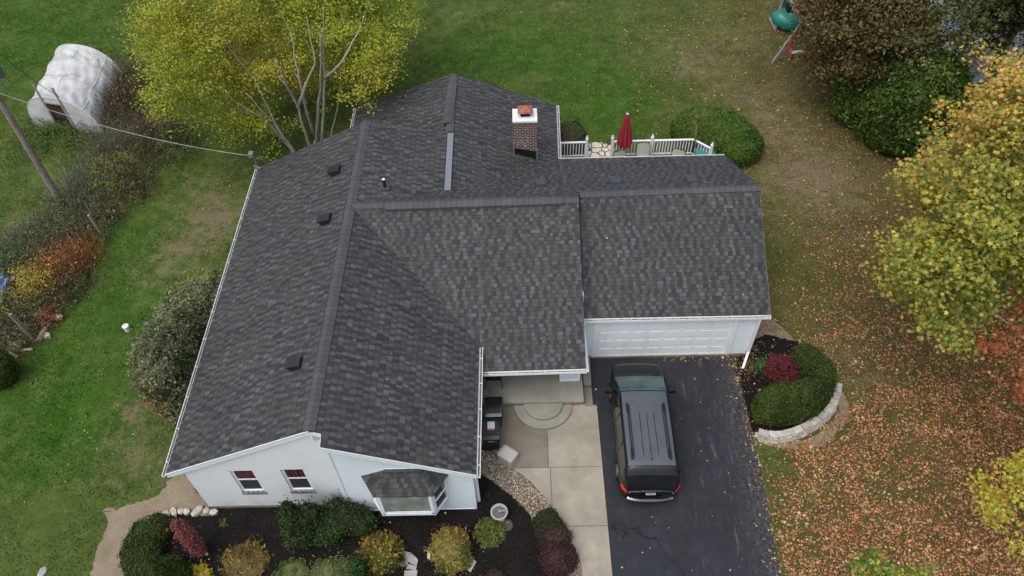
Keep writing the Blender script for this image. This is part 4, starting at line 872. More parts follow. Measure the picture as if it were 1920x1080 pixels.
def limbs(parent,trunks,targets,rad=.035,mat=MBARK,sag=.2,seed=1,name='trunk',maxl=60):
    r=random.Random(seed);m=MB();joints=[]
    for pts,ra in trunks:
        P=[np.array(p,float) for p in pts];Q=[];RR=[]
        n=len(P)
        for i in range(n-1):
            for k in range(4):
                t=k/4;Q.append(P[i]*(1-t)+P[i+1]*t+np.array([r.gauss(0,.03),r.gauss(0,.03),0])*(0 if i==0 and k==0 else 1));RR.append(ra*(1-.8*(i+t)/(n-1)))
        Q.append(P[-1]);RR.append(ra*.2);m.tube(Q,RR,8);joints+=[(q,w) for q,w in zip(Q[3:],RR[3:])]
    T=list(targets);r.shuffle(T)
    for t in T[:maxl]:
        j=min(joints,key=lambda a:np.linalg.norm(a[0]-t)+max(0,a[0][2]-t[2])*2);a=j[0];L=np.linalg.norm(t-a);w=min(j[1]*.7,rad*(.5+L*.25));mid=(a+t)/2+np.array([r.gauss(0,.1)*L*.4,r.gauss(0,.1)*L*.4,-sag*L*.3+r.gauss(0,.05)*L]);q=[a,(a+mid)/2+np.array([0,0,.02]),mid,(mid+t)/2,t];m.tube(q,[w,w*.85,w*.65,w*.4,w*.15],5,cap=False);joints+=[(mid,w*.65)]
    return m.build(name,mat,parent,smooth=True)
# yellow-green tree behind the house
T1=root('yellow_green_tree','multi-stemmed tree turning yellow green behind the left end of the house','tree',(1.2,19.0,0))
mask=[(232,-120),(232,60),(262,110),(240,160),(265,215),(300,260),(345,285),(395,310),(430,335),(455,312),(505,295),(560,280),(640,262),(690,215),(735,170),(752,110),(785,80),(775,20),(790,-120)]
ol=[(1.5,21.8,2.8,4.4,2.0,1.5),(1.,21.2,3.6,4.4,1.8,1.7),(-1,20,4.5,3.6,2.6,2.4),(-1.6,18.0,2.6,2.0,1.2,1.3),(1.5,23.,5.4,4.5,3,1.6),(1.0,22.5,7.0,5.6,4.6,3.2),(-2.6,19.8,6.2,3.2,3.2,2.8),(-3.4,18.6,4.6,2.4,2.2,2.2),(-3.9,17.6,5.6,2.2,2.6,2.4),(-2.8,18.4,3.6,2.2,1.8,1.6),(3.6,21.,6.4,3.2,3.2,2.4),(5.0,19.5,5.2,2,2.4,2),(-.5,20.5,8.4,3.6,3,1.8),(-1.5,19,3.2,1.6,1.6,1.0)]
gap=[([(640,110),(790,110),(790,260),(640,270)],.35)]
G1=[(455,175),(500,130),(560,120),(590,60),(630,60),(640,200),(660,250),(600,275),(540,300),(500,240)]
def ex1(P):
    q=proj(P);return inpoly(q[:,0],q[:,1],G1)&(P[:,1]<19.9)
YG=[((.35,.38,.038),4),((.25,.32,.032),4),((.46,.38,.055),2.),((.14,.21,.024),2.4),((.42,.25,.08),.6)]
cs=crown('crown',ol,mask,1750,82,YG,.115,T1,gap=gap,excl=ex1,pixu=(1.6,10.),spread=.42,pat=.35)
tp=[at(602,80,7.0),at(520,120,5.6),at(470,185,3.8),at(560,60,6.5),at(482,165,4.2)]
b0=np.array([1.1,18.3,0]);b1=np.array([1.75,18.5,0]);b2=np.array([.2,17.7,0])
bb=lambda px,py:at(px,py,0)
def stem(p0,p1,z0,z1,r,k=3,w=.12):
    """trunk whose foot is hidden behind the roof; p0,p1 image ends at heights z0,z1"""
    A=at(*p0,z0);B=at(*p1,z1);D=(B-A)/(z1-z0) if z1>z0 else (B-A);foot=A-(B-A)*(z0/(z1-z0))*.6;foot[2]=0;return [foot,A,(A+B)/2+np.array([w,w*.5,0]),B],r
tr=[stem((592,262),(600,60),.9,7.4,.125),stem((584,285),(515,110),.8,6.6,.11),stem((603,262),(606,10),1.1,8.6,.10),stem((548,283),(462,175),.9,4.6,.10),stem((556,290),(478,150),.9,5.0,.10,w=-.15),stem((619,258),(640,130),1.2,4.4,.05)]
tr+=[([tr[0][0][1],at(560,150,5.),at(545,60,7.)],.08),([tr[1][0][2],at(590,120,6.),at(575,30,8.)],.07),([tr[3][0][1],at(500,225,3.),at(440,190,4.4)],.07),([tr[2][0][2],at(640,120,6.2),at(680,40,7.5)],.08)]
limbs(T1,tr,cs,.05,bark('pale grey bark',(.18,.165,.14),(.38,.355,.31)),maxl=110)
# maple on the right
T2=root('maple_tree','big yellow and green maple with spreading star-shaped leaves at the right edge','tree',(32.0,7.5,0))
mask=[(1850,100),(1800,185),(1755,180),(1755,250),(1740,300),(1690,335),(1700,360),(1745,368),(1690,440),(1650,465),(1665,540),(1708,560),(1690,605),(1750,620),(1785,660),(1822,600),(1870,560),(1900,520),(1960,560),(2250,560),(2250,60),(1900,115)]
ol=[(25.2,3.6,5.6,2.6,2.0,1.6),(26.4,4.6,6.8,3,2.6,2),(27.,7.6,8.2,5.0,4.0,2.8),(25.5,5.6,6.6,4.0,3.4,2.4),(25.,7,9.2,3,3,1.5),(25,4,6,2.4,2,1.6)]
MY=[((.46,.36,.06),4.5),((.28,.30,.05),3.5),((.16,.22,.035),4),((.54,.35,.08),1.8),((.12,.165,.035),1.8)]
cs=crown('crown',ol,mask,900,62,MY,.165,T2,'maple',pixu=(3.6,11.5),spread=.42,flat=.3,pat=.3,mixr=.5,up=1.0,zmin=3.5,holes=.55)
limbs(T2,[([(32.,7.5,0),(31.6,7.5,3),(29.5,7.4,6.5),(26.8,7.0,8.8)],.28),([(31.7,7.5,3),(28.5,6.0,5.6),(25.2,4.6,6.8)],.15)],cs,.06,maxl=80)
# orange maple far right: sparse
T3=root('orange_maple','sparse orange-leaved maple thrusting bare grey branches in at the lower right','tree',(29.5,1.0,0))
OR=[((.46,.13,.035),4),((.48,.20,.055),3),((.34,.09,.035),2.5),((.55,.33,.07),1)]
mask=[(1850,600),(1840,690),(1875,760),(1850,850),(1890,900),(1860,1000),(1900,1100),(2300,1100),(2300,580),(1930,560)]
cs=crown('crown',[(26.8,2.8,4.6,2.6,2.6,1.8),(27.6,-.6,5.0,2.4,2.6,2.0)],mask,190,34,OR,.14,T3,'maple',pad=3,pixu=(2.4,7.),spread=.38,up=1,zmin=2.5)
limbs(T3,[([(29.5,1.,0),(29.3,1.,2.5),(28.6,1.2,5),(27.,1.6,6.8)],.2),([(29.4,1.,2),(27.8,2.6,4),(25.4,4.2,5.4)],.07),([(29.4,1.,2),(28,-.8,3.8),(25.8,-1.4,5.0)],.07)],cs,.045,bark('pale twig bark',(.25,.23,.21),(.42,.40,.37)),maxl=60)
T4=root('yellow_maple','young yellow green maple reaching in low at the right edge','tree',(27.6,-2.4,0))
mask=[(1870,850),(1835,885),(1812,935),(1830,975),(1870,1000),(1905,1060),(2100,1090),(2100,830),(1915,850)]
cs=crown('crown',[(25.6,-1.5,4.2,2.4,2.2,1.4),(26.8,-1.5,5,1.8,1.8,1.2)],mask,110,48,[((.44,.42,.05),3),((.24,.30,.04),3),((.58,.42,.06),2),((.55,.22,.05),.8)],.12,T4,'maple',pad=2,spread=.28,up=1,zmin=2.3)
limbs(T4,[([(27.6,-2.4,0),(27.4,-2.3,2),(26.8,-2,4),(26,-1.8,5.2)],.09)],cs,.03,maxl=40)
T5=root('yellow_maple','top of a small green and yellow tree poking up at the bottom right edge','tree',(20.6,-4.6,0))
mask=[(1612,1040),(1600,1120),(1780,1120),(1765,1050),(1735,1045),(1705,1066),(1680,1052),(1650,1030)]
cs=crown('crown',[(20.4,-4.3,3.6,1.7,1.4,1.2)],mask,48,60,[((.20,.28,.04),3),((.40,.38,.06),2),((.11,.18,.03),2)],.12,T5,'maple',pad=2,spread=.22,up=1,zmin=1.8)
limbs(T5,[([(20.6,-4.6,0),(20.5,-4.5,2),(20.4,-4.4,3.6)],.07)],cs,.025,maxl=25)
# brown-green tree above the big evergreen
T6=root('olive_brown_tree','tall tree with olive brown crown beside the play set','tree',(29.5,25.0,0))
mask=[(1505,-150),(1500,0),(1510,40),(1500,110),(1530,165),(1580,195),(1625,150),(1660,175),(1690,140),(1740,135),(1755,70),(1740,10),(1750,-150)]
OB=[((.15,.13,.045),4),((.10,.105,.035),4),((.20,.155,.06),2),((.15,.085,.03),1),((.035,.042,.014),2)]
cs=crown('crown',[(28.4,22.8,5.6,3.8,4.2,3.2),(27.4,21.5,4.0,2.6,2.6,2.2),(28.5,26,7,4.5,4,3)],mask,900,70,OB,.18,T6,pixu=(1.6,10.),spread=.5,pat=.3,zmin=1.6)
limbs(T6,[([(29.5,25,0),(29.4,25,3),(28.8,24.4,6),(28,24,8.5)],.25)],cs,.06,maxl=60)
T7=root('dark_green_tree','dark green tree overhanging the pale pond at the top right','tree',(36.0,23.5,0))
mask=[(1760,-150),(1755,20),(1790,45),(1775,95),(1800,120),(1845,130),(1850,158),(1910,160),(1920,105),(2300,200),(2300,-150)]
cs=crown('crown',[(33,21.8,6.0,4.5,4,3),(36,24,7,5,5,3.4)],mask,620,70,[((.07,.09,.027),4),((.105,.12,.04),2.4),((.038,.052,.017),3.5),((.12,.10,.035),.8)],.21,T7,spread=.5,pat=.3,zmin=2.0,holes=.35)
limbs(T7,[([(36,23.5,0),(35.8,23.3,3),(34.8,22.8,6),(33.5,22,8.5)],.28),([(36,23.5,1.5),(34,21.5,4),(32,20.,5)],.12)],cs,.06,bark('dark bark',(.07,.06,.05),(.16,.14,.12)),maxl=60)
# Japanese maples
RM=[((.14,.028,.034),4),((.22,.05,.058),2),((.08,.018,.022),3)]
def redmaple(box,label,n=120,pal=RM):
    e=FE(*box,c=.8);r_=root('red_maple',label,'shrub',(e[0],e[1],0),'red Japanese maples in the beds')
    cs=crown('crown',[(e[0],e[1],e[2]+.02,e[3]*.82,e[4]*.82,e[5]*.8)],None,n,50,pal,.065,r_,'maple',spread=.11,flat=.5,up=1.2,zmin=.15,pad=1)
    limbs(r_,[([(e[0],e[1],0),(e[0]+.05,e[1],e[2]*.6),(e[0],e[1],e[2])],.035)],cs,.012,maxl=40)
redmaple((318,383,966,1042),'wispy dusty red Japanese maple inside the C-shaped hedge by the edging stones',110,[((.20,.055,.05),4),((.28,.10,.085),2.5),((.12,.035,.033),2)])
redmaple((1432,1503,662,730),'dense crimson Japanese maple tucked into the island bed hedge',170)
def sprout(px,py,r,h,pal,label,n=160,size=.07,cat_='plant',nm='small_plant'):
    g_=at(px,py);P=np.c_[g_[0]+rng.normal(size=n)*r*.5,g_[1]+rng.normal(size=n)*r*.5,rng.uniform(.03,h,n)];N=np.array([0,0,1.])+rng.normal(size=(n,3))*.5
    V,Fa,C=leafgeo(P,N,size*rng.uniform(.6,1.3,n),pick(n,pal));tag(npmesh(nm,V,Fa,3,C,MLEAF),label,cat_)
GR=[((.09,.20,.03),3),((.14,.26,.04),2),((.05,.12,.02),2)]
sprout(421,982,.13,.15,GR,'tiny bright green plant alone in the mulch below the left window',70,.06)
sprout(1430,690,.32,.35,[((.05,.13,.025),3),((.08,.18,.04),2)],'small leafy green plant between downspout and crimson maple',260,.10)
sprout(1400,650,.45,.30,[((.10,.09,.03),3),((.16,.08,.04),2),((.05,.07,.02),2)],'withered brownish plant at the garage corner',330,.09)
sprout(1410,690,.5,.2,[((.10,.11,.05),3),((.18,.13,.08),2)],'dried straggly perennial at the foot of the downspout',260,.08)
for i,(a,c_,l_) in enumerate(((378,905,'upper'),(372,922,'lower'))): sprout(a,c_,.1,.06,[((.03,.06,.02),1)],'tiny dark weed in the bare dirt near the wall, %s of two'%l_,30,.06)
# fence-row brush
BRN=[((.16,.12,.07),4),((.23,.18,.12),2),((.10,.07,.045),2)];GRY=[((.25,.235,.17),3),((.17,.165,.105),3),((.34,.32,.26),1)]
WG=[((.075,.145,.03),4),((.12,.20,.045),2),((.045,.09,.02),2)];GG=[((.13,.165,.06),4),((.085,.12,.04),3),((.19,.21,.10),2)]
OV=[((.42,.16,.06),3),((.28,.13,.07),3),((.50,.30,.07),1)];YV=[((.42,.36,.05),4),((.30,.28,.05),2),((.50,.30,.06),1)];RV=[((.38,.07,.035),3),((.40,.16,.05),2)]
grp='brushy plants along the fence row'
def brush(px,py,r,h,tw,nt,lf,nl,label,size=.08,cat_='bush',fl=1.0,nm='wild_bush'):
    g_=at(px,py);parts=[]
    if nt: parts.append(twigs(g_,int(nt*.45),h,r*.9,tw,.014,bx=r*.45))
    if nl:
        d=unit(rng.normal(size=(nl,3)));d[:,2]=np.abs(d[:,2]);rad=rng.uniform(.35,1.,(nl,1))**.5*(1+.25*np.sin(d@(rng.normal(size=3)*4))[:,None])
        P=np.array([g_[0],g_[1],.05])+d*rad*np.array([r,r,h*fl]);nl_=nl;parts.append(leafgeo(P,unit(d*.6+rng.normal(size=(nl,3))*.6+np.array([0,0,.4])),size*rng.uniform(.6,1.4,nl),patchpal(P,lf,.9,.6)))
    V,Fa,C=cat(parts);tag(npmesh(nm,V,Fa,3,C,MLEAF),label,cat_,grp)
B=[(228,168,1.5,2.0,BRN,1500,BRN,900,'reddish brown thicket against the far side of the plastic hoop house'),
(252,205,1.5,2.1,BRN,1500,BRN,1100,'densest brown thicket under the yellow green crown'),
(215,225,1.4,1.9,BRN,1300,BRN+[((.10,.12,.05),1)],800,'brown bush pressing on the near right corner of the hoop house'),
(300,262,1.5,1.6,BRN,1100,BRN+[((.14,.04,.03),1)],900,'dark reddish bush under the crown where the wire crosses'),
(248,262,1.3,1.5,GRY,900,GG,700,'grey twiggy bush just below the brown thicket'),
(338,280,1.3,1.2,BRN,300,WG,1500,'low green bush below the yellow green crown'),
(215,285,1.2,1.4,GRY,900,GG,500,'grey green scrub between wire and yellow vine'),
(75,245,1.1,.7,WG,80,WG,1500,'leafy green weeds in front of the hoop house left end'),
(115,255,1.1,.8,WG,80,WG+[((.16,.18,.05),1.5)],1500,'leafy weeds before the hoop house doorway'),
(160,268,1.2,.9,GG,200,WG+[((.18,.20,.05),3)],1500,'yellowish weeds before the hoop house right end'),
(60,285,1.0,.4,WG,50,WG,900,'low weeds right of the leaning utility pole'),
(245,325,1.1,1.3,BRN,300,[((.20,.21,.04),3),((.10,.14,.03),2),((.34,.10,.05),1)],1500,'green bush flecked with red leaves on the fence row'),
(205,355,1.0,1.3,GRY,500,[((.26,.30,.04),4),((.12,.16,.03),2)],1200,'lime green vine heap on a fence post'),
(178,345,1.2,1.3,GRY,1100,GG,400,'bare grey scrub behind the lime green vine'),
(255,358,.9,.9,BRN,500,WG+BRN,700,'dark scrub on the lawn side of the lime green vine'),
(150,375,1.2,1.2,GRY,900,GG,900,'grey green scrub right of the pole foot'),
(195,412,.9,1.0,BRN,600,BRN+WG,500,'brown scrub round the upper leaning fence post'),
(112,420,1.2,1.2,GG,300,GG,1500,'silvery green weeds at the foot of the utility pole'),
(80,455,1.2,1.2,GRY,1000,GG,700,'grey twiggy scrub left of the orange vine'),
(130,455,1.0,1.1,BRN,700,GG+BRN,700,'brown scrub above the orange vine'),
(150,490,1.0,1.4,OV,700,OV+BRN,500,'tangled rusty orange vine reaching furthest toward the lawn'),
(112,520,1.0,1.5,OV,800,OV,650,'brightest orange vine heap in the fence row'),
(125,545,1.0,1.0,BRN,700,BRN+WG,1000,'dark underside scrub below the orange vine'),
(38,478,1.2,1.2,GRY,900,WG+GG,1100,'green and grey weeds at the left between field and vine'),
(12,510,1.1,1.2,GRY,500,WG,1300,'dark green weeds above the blue tarp'),
(78,550,.75,1.7,YV,100,YV,1500,'mustard yellow leaved bush beside the orange vine'),
(28,575,.9,1.4,GRY,200,[((.28,.30,.06),3),((.36,.34,.07),2),((.10,.15,.03),1)],900,'pale yellow sumac with drooping fronds over the fence row'),
(60,592,1.0,1.0,BRN,300,WG+BRN,1300,'green undergrowth below the yellow bush'),
(92,600,.5,.6,RV,200,RV,420,'small fiery red bush by the rocks'),
(15,612,1.2,1.0,BRN,900,BRN,700,'brown brush at the left edge above the log pile'),
(40,635,.9,.8,BRN,600,BRN+GG,500,'brown brush right above the log pile')]
for a in B: brush(a[0],a[1],a[2]*1.15,*a[3:8],a[8])
strip_=px2w([(-60,470),(60,410),(140,330),(170,270),(60,262),(40,225),(180,235),(240,180),(300,210),(370,275),(330,300),(290,320),(270,380),(215,430),(190,480),(165,540),(130,590),(85,640),(20,670),(-60,660)])
q=scatter(strip_,26000);nz=snoise(q[:,0],q[:,1],3.,5);n=len(q);P=np.c_[q,rng.uniform(.03,.42,n)*(1+nz*.8)]
V,Fa,C=leafgeo(P,np.array([0,0,.8])+rng.normal(size=(n,3))*.6,rng.uniform(.05,.12,n),patchpal(P,WG+GG+BRN[:2]+[((.26,.22,.08),2)],.7,.6));npmesh('undergrowth',V,Fa,3,C,MLEAF,kind='stuff',label='tangled green and brown undergrowth filling the fence row')
# ------------------------------------------------------------------ fence row things
def post(px,py,h,lean,label,r=.07):
    g_=at(px,py);m=MB();m.tube([g_,g_+np.array([lean[0]*.5,lean[1]*.5,h*.5]),g_+np.array([lean[0],lean[1],h])],[r,r*.97,r*.9],9);tag(m.build('fence_post',MPOLE,smooth=False),label,'post','old wooden posts in the fence row')
post(196,448,1.5,(-.05,0,0),'short brown fence post leaning beside the upper scrub')
post(66,640,1.75,(-.1,0),'grey fence post standing above the log pile')
g_=at(122,392);tp_=at(-12,170,6.35);pl=root('utility_pole','tall weathered wooden utility pole leaning into view at the left','pole',g_)
m=MB();pp=[g_*(1-t)+tp_*t for t in np.linspace(0,1.25,9)];m.tube(pp,[.16-.006*i for i in range(9)],12);m.build('shaft',MPOLE,pl,smooth=True)
m=MB();q=at(2,152,6.9);m.tube([q+np.array([-.1,0,.1]),q+np.array([0,0,-.2]),q+np.array([.05,-.02,-.5])],[.05,.045,.02],8);m.lathe(at(-6,135,7.0),[(0,-.25),(.22,-.22),(.24,.2),(.20,.3),(0,.34)],14);m.build('lamp_head',simple('lamp grey',(.10,.13,.15),.4),pl)
def wire(a,b_,sag,r,name,label,mat,twist=0):
    a,b_=np.array(a),np.array(b_);pts=[a*(1-t)+b_*t-np.array([0,0,sag*4*t*(1-t)]) for t in np.linspace(0,1,33)];m=MB();m.tube(pts,r,6);tag(m.build(name,mat,smooth=True),label,'cable')
MWIRE=simple('cable grey',(.30,.31,.31),.5);MWD=simple('cable dark',(.05,.05,.05),.5)
wire(at(-14,170,6.35),(mb[0]-.2,mb[1],3.5),.45,.014,'power_cable','thick grey service cable sagging from the utility pole to the house corner',MWIRE)
wire(at(-14,90,7.4),at(112,182,4.4),.2,.012,'thin_cable','thin dark cable crossing above the plastic hoop house',MWD)
def rockmesh(c,s,seed,mat,name,**t):
    r=np.random.default_rng(seed);v,f=ico((0,0,0),(1,1,1),1,.2);v=v*(1+r.normal(size=(len(v),1))*.10);v=np.sign(v)*np.abs(v)**.75*np.array(s);v[:,2]=np.maximum(v[:,2],-s[2]*.6);a=t.pop('rot',0);x=v[:,0]*math.cos(a)-v[:,1]*math.sin(a);y=v[:,0]*math.sin(a)+v[:,1]*math.cos(a);v=np.c_[x,y,v[:,2]]+np.array(c)
    m=MB();
    for q in f: m.poly([v[q[0]],v[q[1]],v[q[2]]])
    return tag(m.build(name,mat,merge=True),**t)
MLIME=simple('pale limestone',(.46,.43,.36),.9,var=.3,sc_=5,bump=.4);MGREYS=simple('grey flagstone',(.30,.30,.28),.9,var=.2,sc_=6,bump=.3)
ex=[(402,962,.17,.13),(388,960,.12,.12),(371,961,.28,.13),(352,962,.14,.13),(341,961,.12,.12),(328,962,.17,.12),(314,966,.17,.12),(305,968,.08,.08)]
for i,(a,c_,sx_,sy_) in enumerate(ex):
    g_=at(a,c_);rockmesh((g_[0],g_[1],.07),(sx_,sy_,.13),i,MLIME,'edging_stone',label=['cream edging stone touching the house corner','small cream edging stone second from the house corner','longest cream edging stone in the short row','cream edging stone left of the longest one','slim cream edging stone in the middle of the row','squarish cream edging stone third from the hedge','cream edging stone second from the hedge','smallest cream edging stone tucked against the hedge'][i],cat='stone',group='edging stones at the house corner',rot=i*.4)
def log(p,q,r,label,col=(.27,.20,.13)):
    a,c_=at(*p,r),at(*q,r);m=MB();m.tube([a,(a+c_)/2+np.array([0,0,.02]),c_],[r,r*.95,r*.9],9);tag(m.build('log',LOGM,smooth=False),label,'log','logs at the end of the fence row')
LOGM=bark('split log',(.16,.11,.075),(.40,.31,.22))
log((72,640),(86,615),.11,'longest pale log lying apart beside the fence post');log((20,645),(42,650),.11,'thick round log on top of the log pile');log((28,641),(50,643),.08,'slim log at the back of the log pile');log((15,652),(36,658),.08,'split log in the middle of the pile');log((38,657),(62,655),.07,'split log at the right end of the pile');log((12,656),(34,670),.06,'lowest thin log slanting out of the pile')
for i,(a,c_,s,l) in enumerate(((76,594,.28,'tan boulder under the fiery red bush'),(95,596,.20,'rounded pale rock beside the tan boulder'),(112,598,.22,'square tan rock alone on the lawn edge'),(90,631,.16,'white stone beside the long log'))):
    g_=at(a,c_);rockmesh((g_[0],g_[1],s*.5),(s,s*.8,s*.7),20+i,MLIME if i==3 else simple('tan rock %d'%i,(.36,.27,.18),.9,var=.35,sc_=5,bump=.3),'rock',label=l,cat='rock')
g_=at(3,556);tv=[];m=MB();G=9
for i in range(G):
    for j in range(G):
        tv.append((g_[0]-.75+1.1*i/(G-1),g_[1]-.8+1.7*j/(G-1),.55+.25*math.sin(i*1.3+j*.7)*math.cos(j*1.1)-((i-4)**2+(j-4)**2)*.012))
for i in range(G-1):
    for j in range(G-1): m.poly([tv[i*G+j],tv[(i+1)*G+j],tv[(i+1)*G+j+1],tv[i*G+j+1]],mi=1 if j<4 else 0)
tb=tag(m.build('tarp',[simple('blue tarp',(.02,.13,.55),.45,var=.4),simple('pale tarp',(.35,.42,.45),.5,var=.2)]),'crumpled blue and pale tarp at the left edge of the fence row','tarp')
g_=at(240,619);m=MB();m.lathe((g_[0],g_[1],0),[(.11,0),(.11,.22),(.13,.22),(.13,.28),(0,.29)],16);tag(m.build('pipe_cap',simple('white pvc',(.6,.62,.63),.5)),'small white capped pipe standing in the left lawn','pipe')
g_=at(80,1072);rockmesh((g_[0],g_[1],.02),(.16,.2,.06),77,MGREYS,'rock',label='flat grey stone sunk in the grass at the bottom left',cat='rock')
# ------------------------------------------------------------------ hoop house
fl,fr=at(66,236),at(200,258);gh=root('hoop_house','sagging white plastic hoop greenhouse with an open dark doorway','greenhouse',(fl+fr)/2)
ax=unit((at(243,150)-fr)*np.array([1,1,0]));ac=unit((fr-fl)*np.array([1,1,0]));Wd=np.linalg.norm(fr-fl)/2;Lh=4.6;Hh=2.05;c0=(fl+fr)/2
b=NB('milky plastic');n=b.noise(1.3,5);b.put(b.b.inputs['Base Color'],b.mix(b.ramp(n,.35,.7),(.74,.76,.76),(.86,.87,.87)));b.b.inputs['Roughness'].default_value=.35
tl=b.n('ShaderNodeBsdfTranslucent');tl.inputs[0].default_value=(.6,.63,.6,1);tpn=b.n('ShaderNodeBsdfTransparent');m1=b.n('ShaderNodeMixShader');m1.inputs[0].default_value=.3;b.l(b.b.outputs[0],m1.inputs[1]);b.l(tl.outputs[0],m1.inputs[2]);m2=b.n('ShaderNodeMixShader');b.put(m2.inputs[0],b.ramp(n,.4,.7,.26,.10));b.l(m1.outputs[0],m2.inputs[1]);b.l(tpn.outputs[0],m2.inputs[2]);b.l(m2.outputs[0],b.out.inputs[0]);MPL=b.m
def hp(u,v,off=0.):
    """u along 0..1, v round arch 0..1"""
    t=math.pi*v;hoops=[0,.36,.70,1.];k=max(i for i in range(4) if hoops[i]<=u+1e-9);k=min(k,2);s=(u-hoops[k])/(hoops[k+1]-hoops[k]);sag=math.sin(math.pi*s)
    top=math.sin(t);sg=1-.07*sag*(.4+.6*top);rip=.062*sag**.5*top*(math.sin(v*38+5*math.sin(u*7))*math.sin(u*21+v*9)+.7*math.sin(v*71+u*13))*(1 if v<.62 else .6)
    X=-math.cos(t)*Wd*(abs(math.cos(t))**-.15 if abs(math.cos(t))>.05 else 1);X=max(-Wd,min(Wd,X));Z=Hh*top**.8*(sg)+rip+off
    p=c0+ax*(u*Lh)+ac*X*(1-.06*sag*(1-top));p=p.copy();p[2]=max(Z,0);return p
m=MB();NU,NV=54,90;g=[[hp(i/NU,j/NV) for j in range(NV+1)] for i in range(NU+1)]
for i in range(NU):
    for j in range(NV): m.poly([g[i][j],g[i+1][j],g[i+1][j+1],g[i][j+1]])
m.build('plastic_cover',MPL,gh,smooth=True,merge=True)
MHOOP=simple('hoop pipe',(.62,.63,.62),.4)
for u in (0,.36,.70,1.): MB().tube([hp(u,j/30,.02) for j in range(31)],.016,6).build('hoop',MHOOP,gh,smooth=True)
for v in (.25,.5,.74): MB().tube([hp(i/20,v,.015) for i in range(21)],.014,5).build('purlin',MHOOP,gh)
# near end wall with doorway
xd0,xd1=-.62,.42;m=MB();Hd=1.75
arch=[hp(0,j/60) for j in range(61)];lx=[float((p-c0)@ac) for p in arch];lz=[p[2] for p in arch]
def ztop(x): return float(np.interp(x,lx,lz))
def P3(x,z,o=0.): 
    p=c0+ac*x-ax*o;p=p.copy();p[2]=z;return p
def strip(xa,xb,zb_):
    xs=np.linspace(xa,xb,14)
    for a,c_ in zip(xs[:-1],xs[1:]): m.poly([P3(a,zb_),P3(c_,zb_),P3(c_,max(ztop(c_),zb_)),P3(a,max(ztop(a),zb_))])
strip(-Wd,xd0,0);strip(xd0,xd1,Hd);strip(xd1,Wd,0);m.build('end_wall',MPL,gh)
m=MB();
for x in (xd0,xd1): MB().bar(P3(x,0,.03),P3(x+(.0),2.75,.03),.09,.06).build('door_post',MDWOOD,gh)
MB().bar(P3(xd0,Hd,.03),P3(xd1,Hd,.03),.06,.06).build('lintel',MDWOOD,gh)
cc=c0+ax*2.0-ac*.1;V,Fa=ico((cc[0],cc[1],.45),(1.5,1.9,.75),3,.12);V[:,2]=np.maximum(V[:,2],.005);pz_=leafgeo(V+rng.normal(size=V.shape)*.05,rng.normal(size=V.shape),.25,pick(len(V),[((.10,.065,.04),2),((.18,.12,.08),1)]))
V2,F2,C2=cat([(V,Fa,np.tile((.07,.045,.03),(len(V),1))),pz_]);tag(npmesh('compost_heap',V2,F2,3,C2,MTWIG),'brown dried plant heap inside the doorway of the hoop house','heap')
# ------------------------------------------------------------------ island retaining wall
iw=catmull(px2w([(1415,818),(1432,826),(1465,826),(1500,815),(1535,795),(1560,768),(1570,735)]),8,False)
wall=root('retaining_wall','curved dry-stacked pale limestone wall edging the island hedge','wall',(*iw[20],0))
r=random.Random(5);S=[0]
for a,c_ in zip(iw[:-1],iw[1:]): S.append(S[-1]+np.linalg.norm(c_-a))
def onw(s): 
    x=np.interp(s,S,[p[0] for p in iw]);y=np.interp(s,S,[p[1] for p in iw]);x2=np.interp(s+.02,S,[p[0] for p in iw]);y2=np.interp(s+.02,S,[p[1] for p in iw]);x1=np.interp(s-.02,S,[p[0] for p in iw]);y1=np.interp(s-.02,S,[p[1] for p in iw]);return np.array([x,y]),math.atan2(y2-y1,x2-x1)
MW_=[simple('wall limestone %d'%i,c,.9,var=.22,sc_=7,bump=.4) for i,c in enumerate([(.42,.39,.34),(.36,.335,.29),(.47,.44,.38)])]
for row in range(4):
    s=.02+r.uniform(0,.15)
    while s<S[-1]-.1:
        w=r.uniform(.22,.46);p,a=onw(s+w/2);h=.085;m=MB();z0=.01+row*.095;dy=-.03*row+.0;nx_=-math.sin(a);ny_=math.cos(a)
        def loc(u,v,z): return (p[0]+math.cos(a)*u+nx_*(v+row*.025),p[1]+math.sin(a)*u+ny_*(v+row*.025),z)
        j=lambda:r.uniform(-.018,.018);hw=w/2-.008
        cb=[(-hw+j(),-.13+j()),(hw+j(),-.13+j()),(hw+j(),.13),(-hw+j(),.13)];ct_=[(x*.97+j()*.5,y*.92) for x,y in cb]
        hh=h+r.uniform(-.006,.008)
        m.hexa([loc(x,y,z0) for x,y in cb],[loc(x,y,z0+hh) for x,y in ct_]);m.build('stone_block',MW_[r.randrange(3)],wall);s+=w
for i,(a,c_,s,l) in enumerate(((1422,819,.19,'upright cream rock at the drive end of the curved stone wall'),(1434,829,.09,'smaller cream rock at the foot of the drive end rock'))):
    g_=at(a,c_);rockmesh((g_[0],g_[1],s*.6),(s,s*.8,s*.8),40+i,MLIME,'rock',label=l,cat='rock')
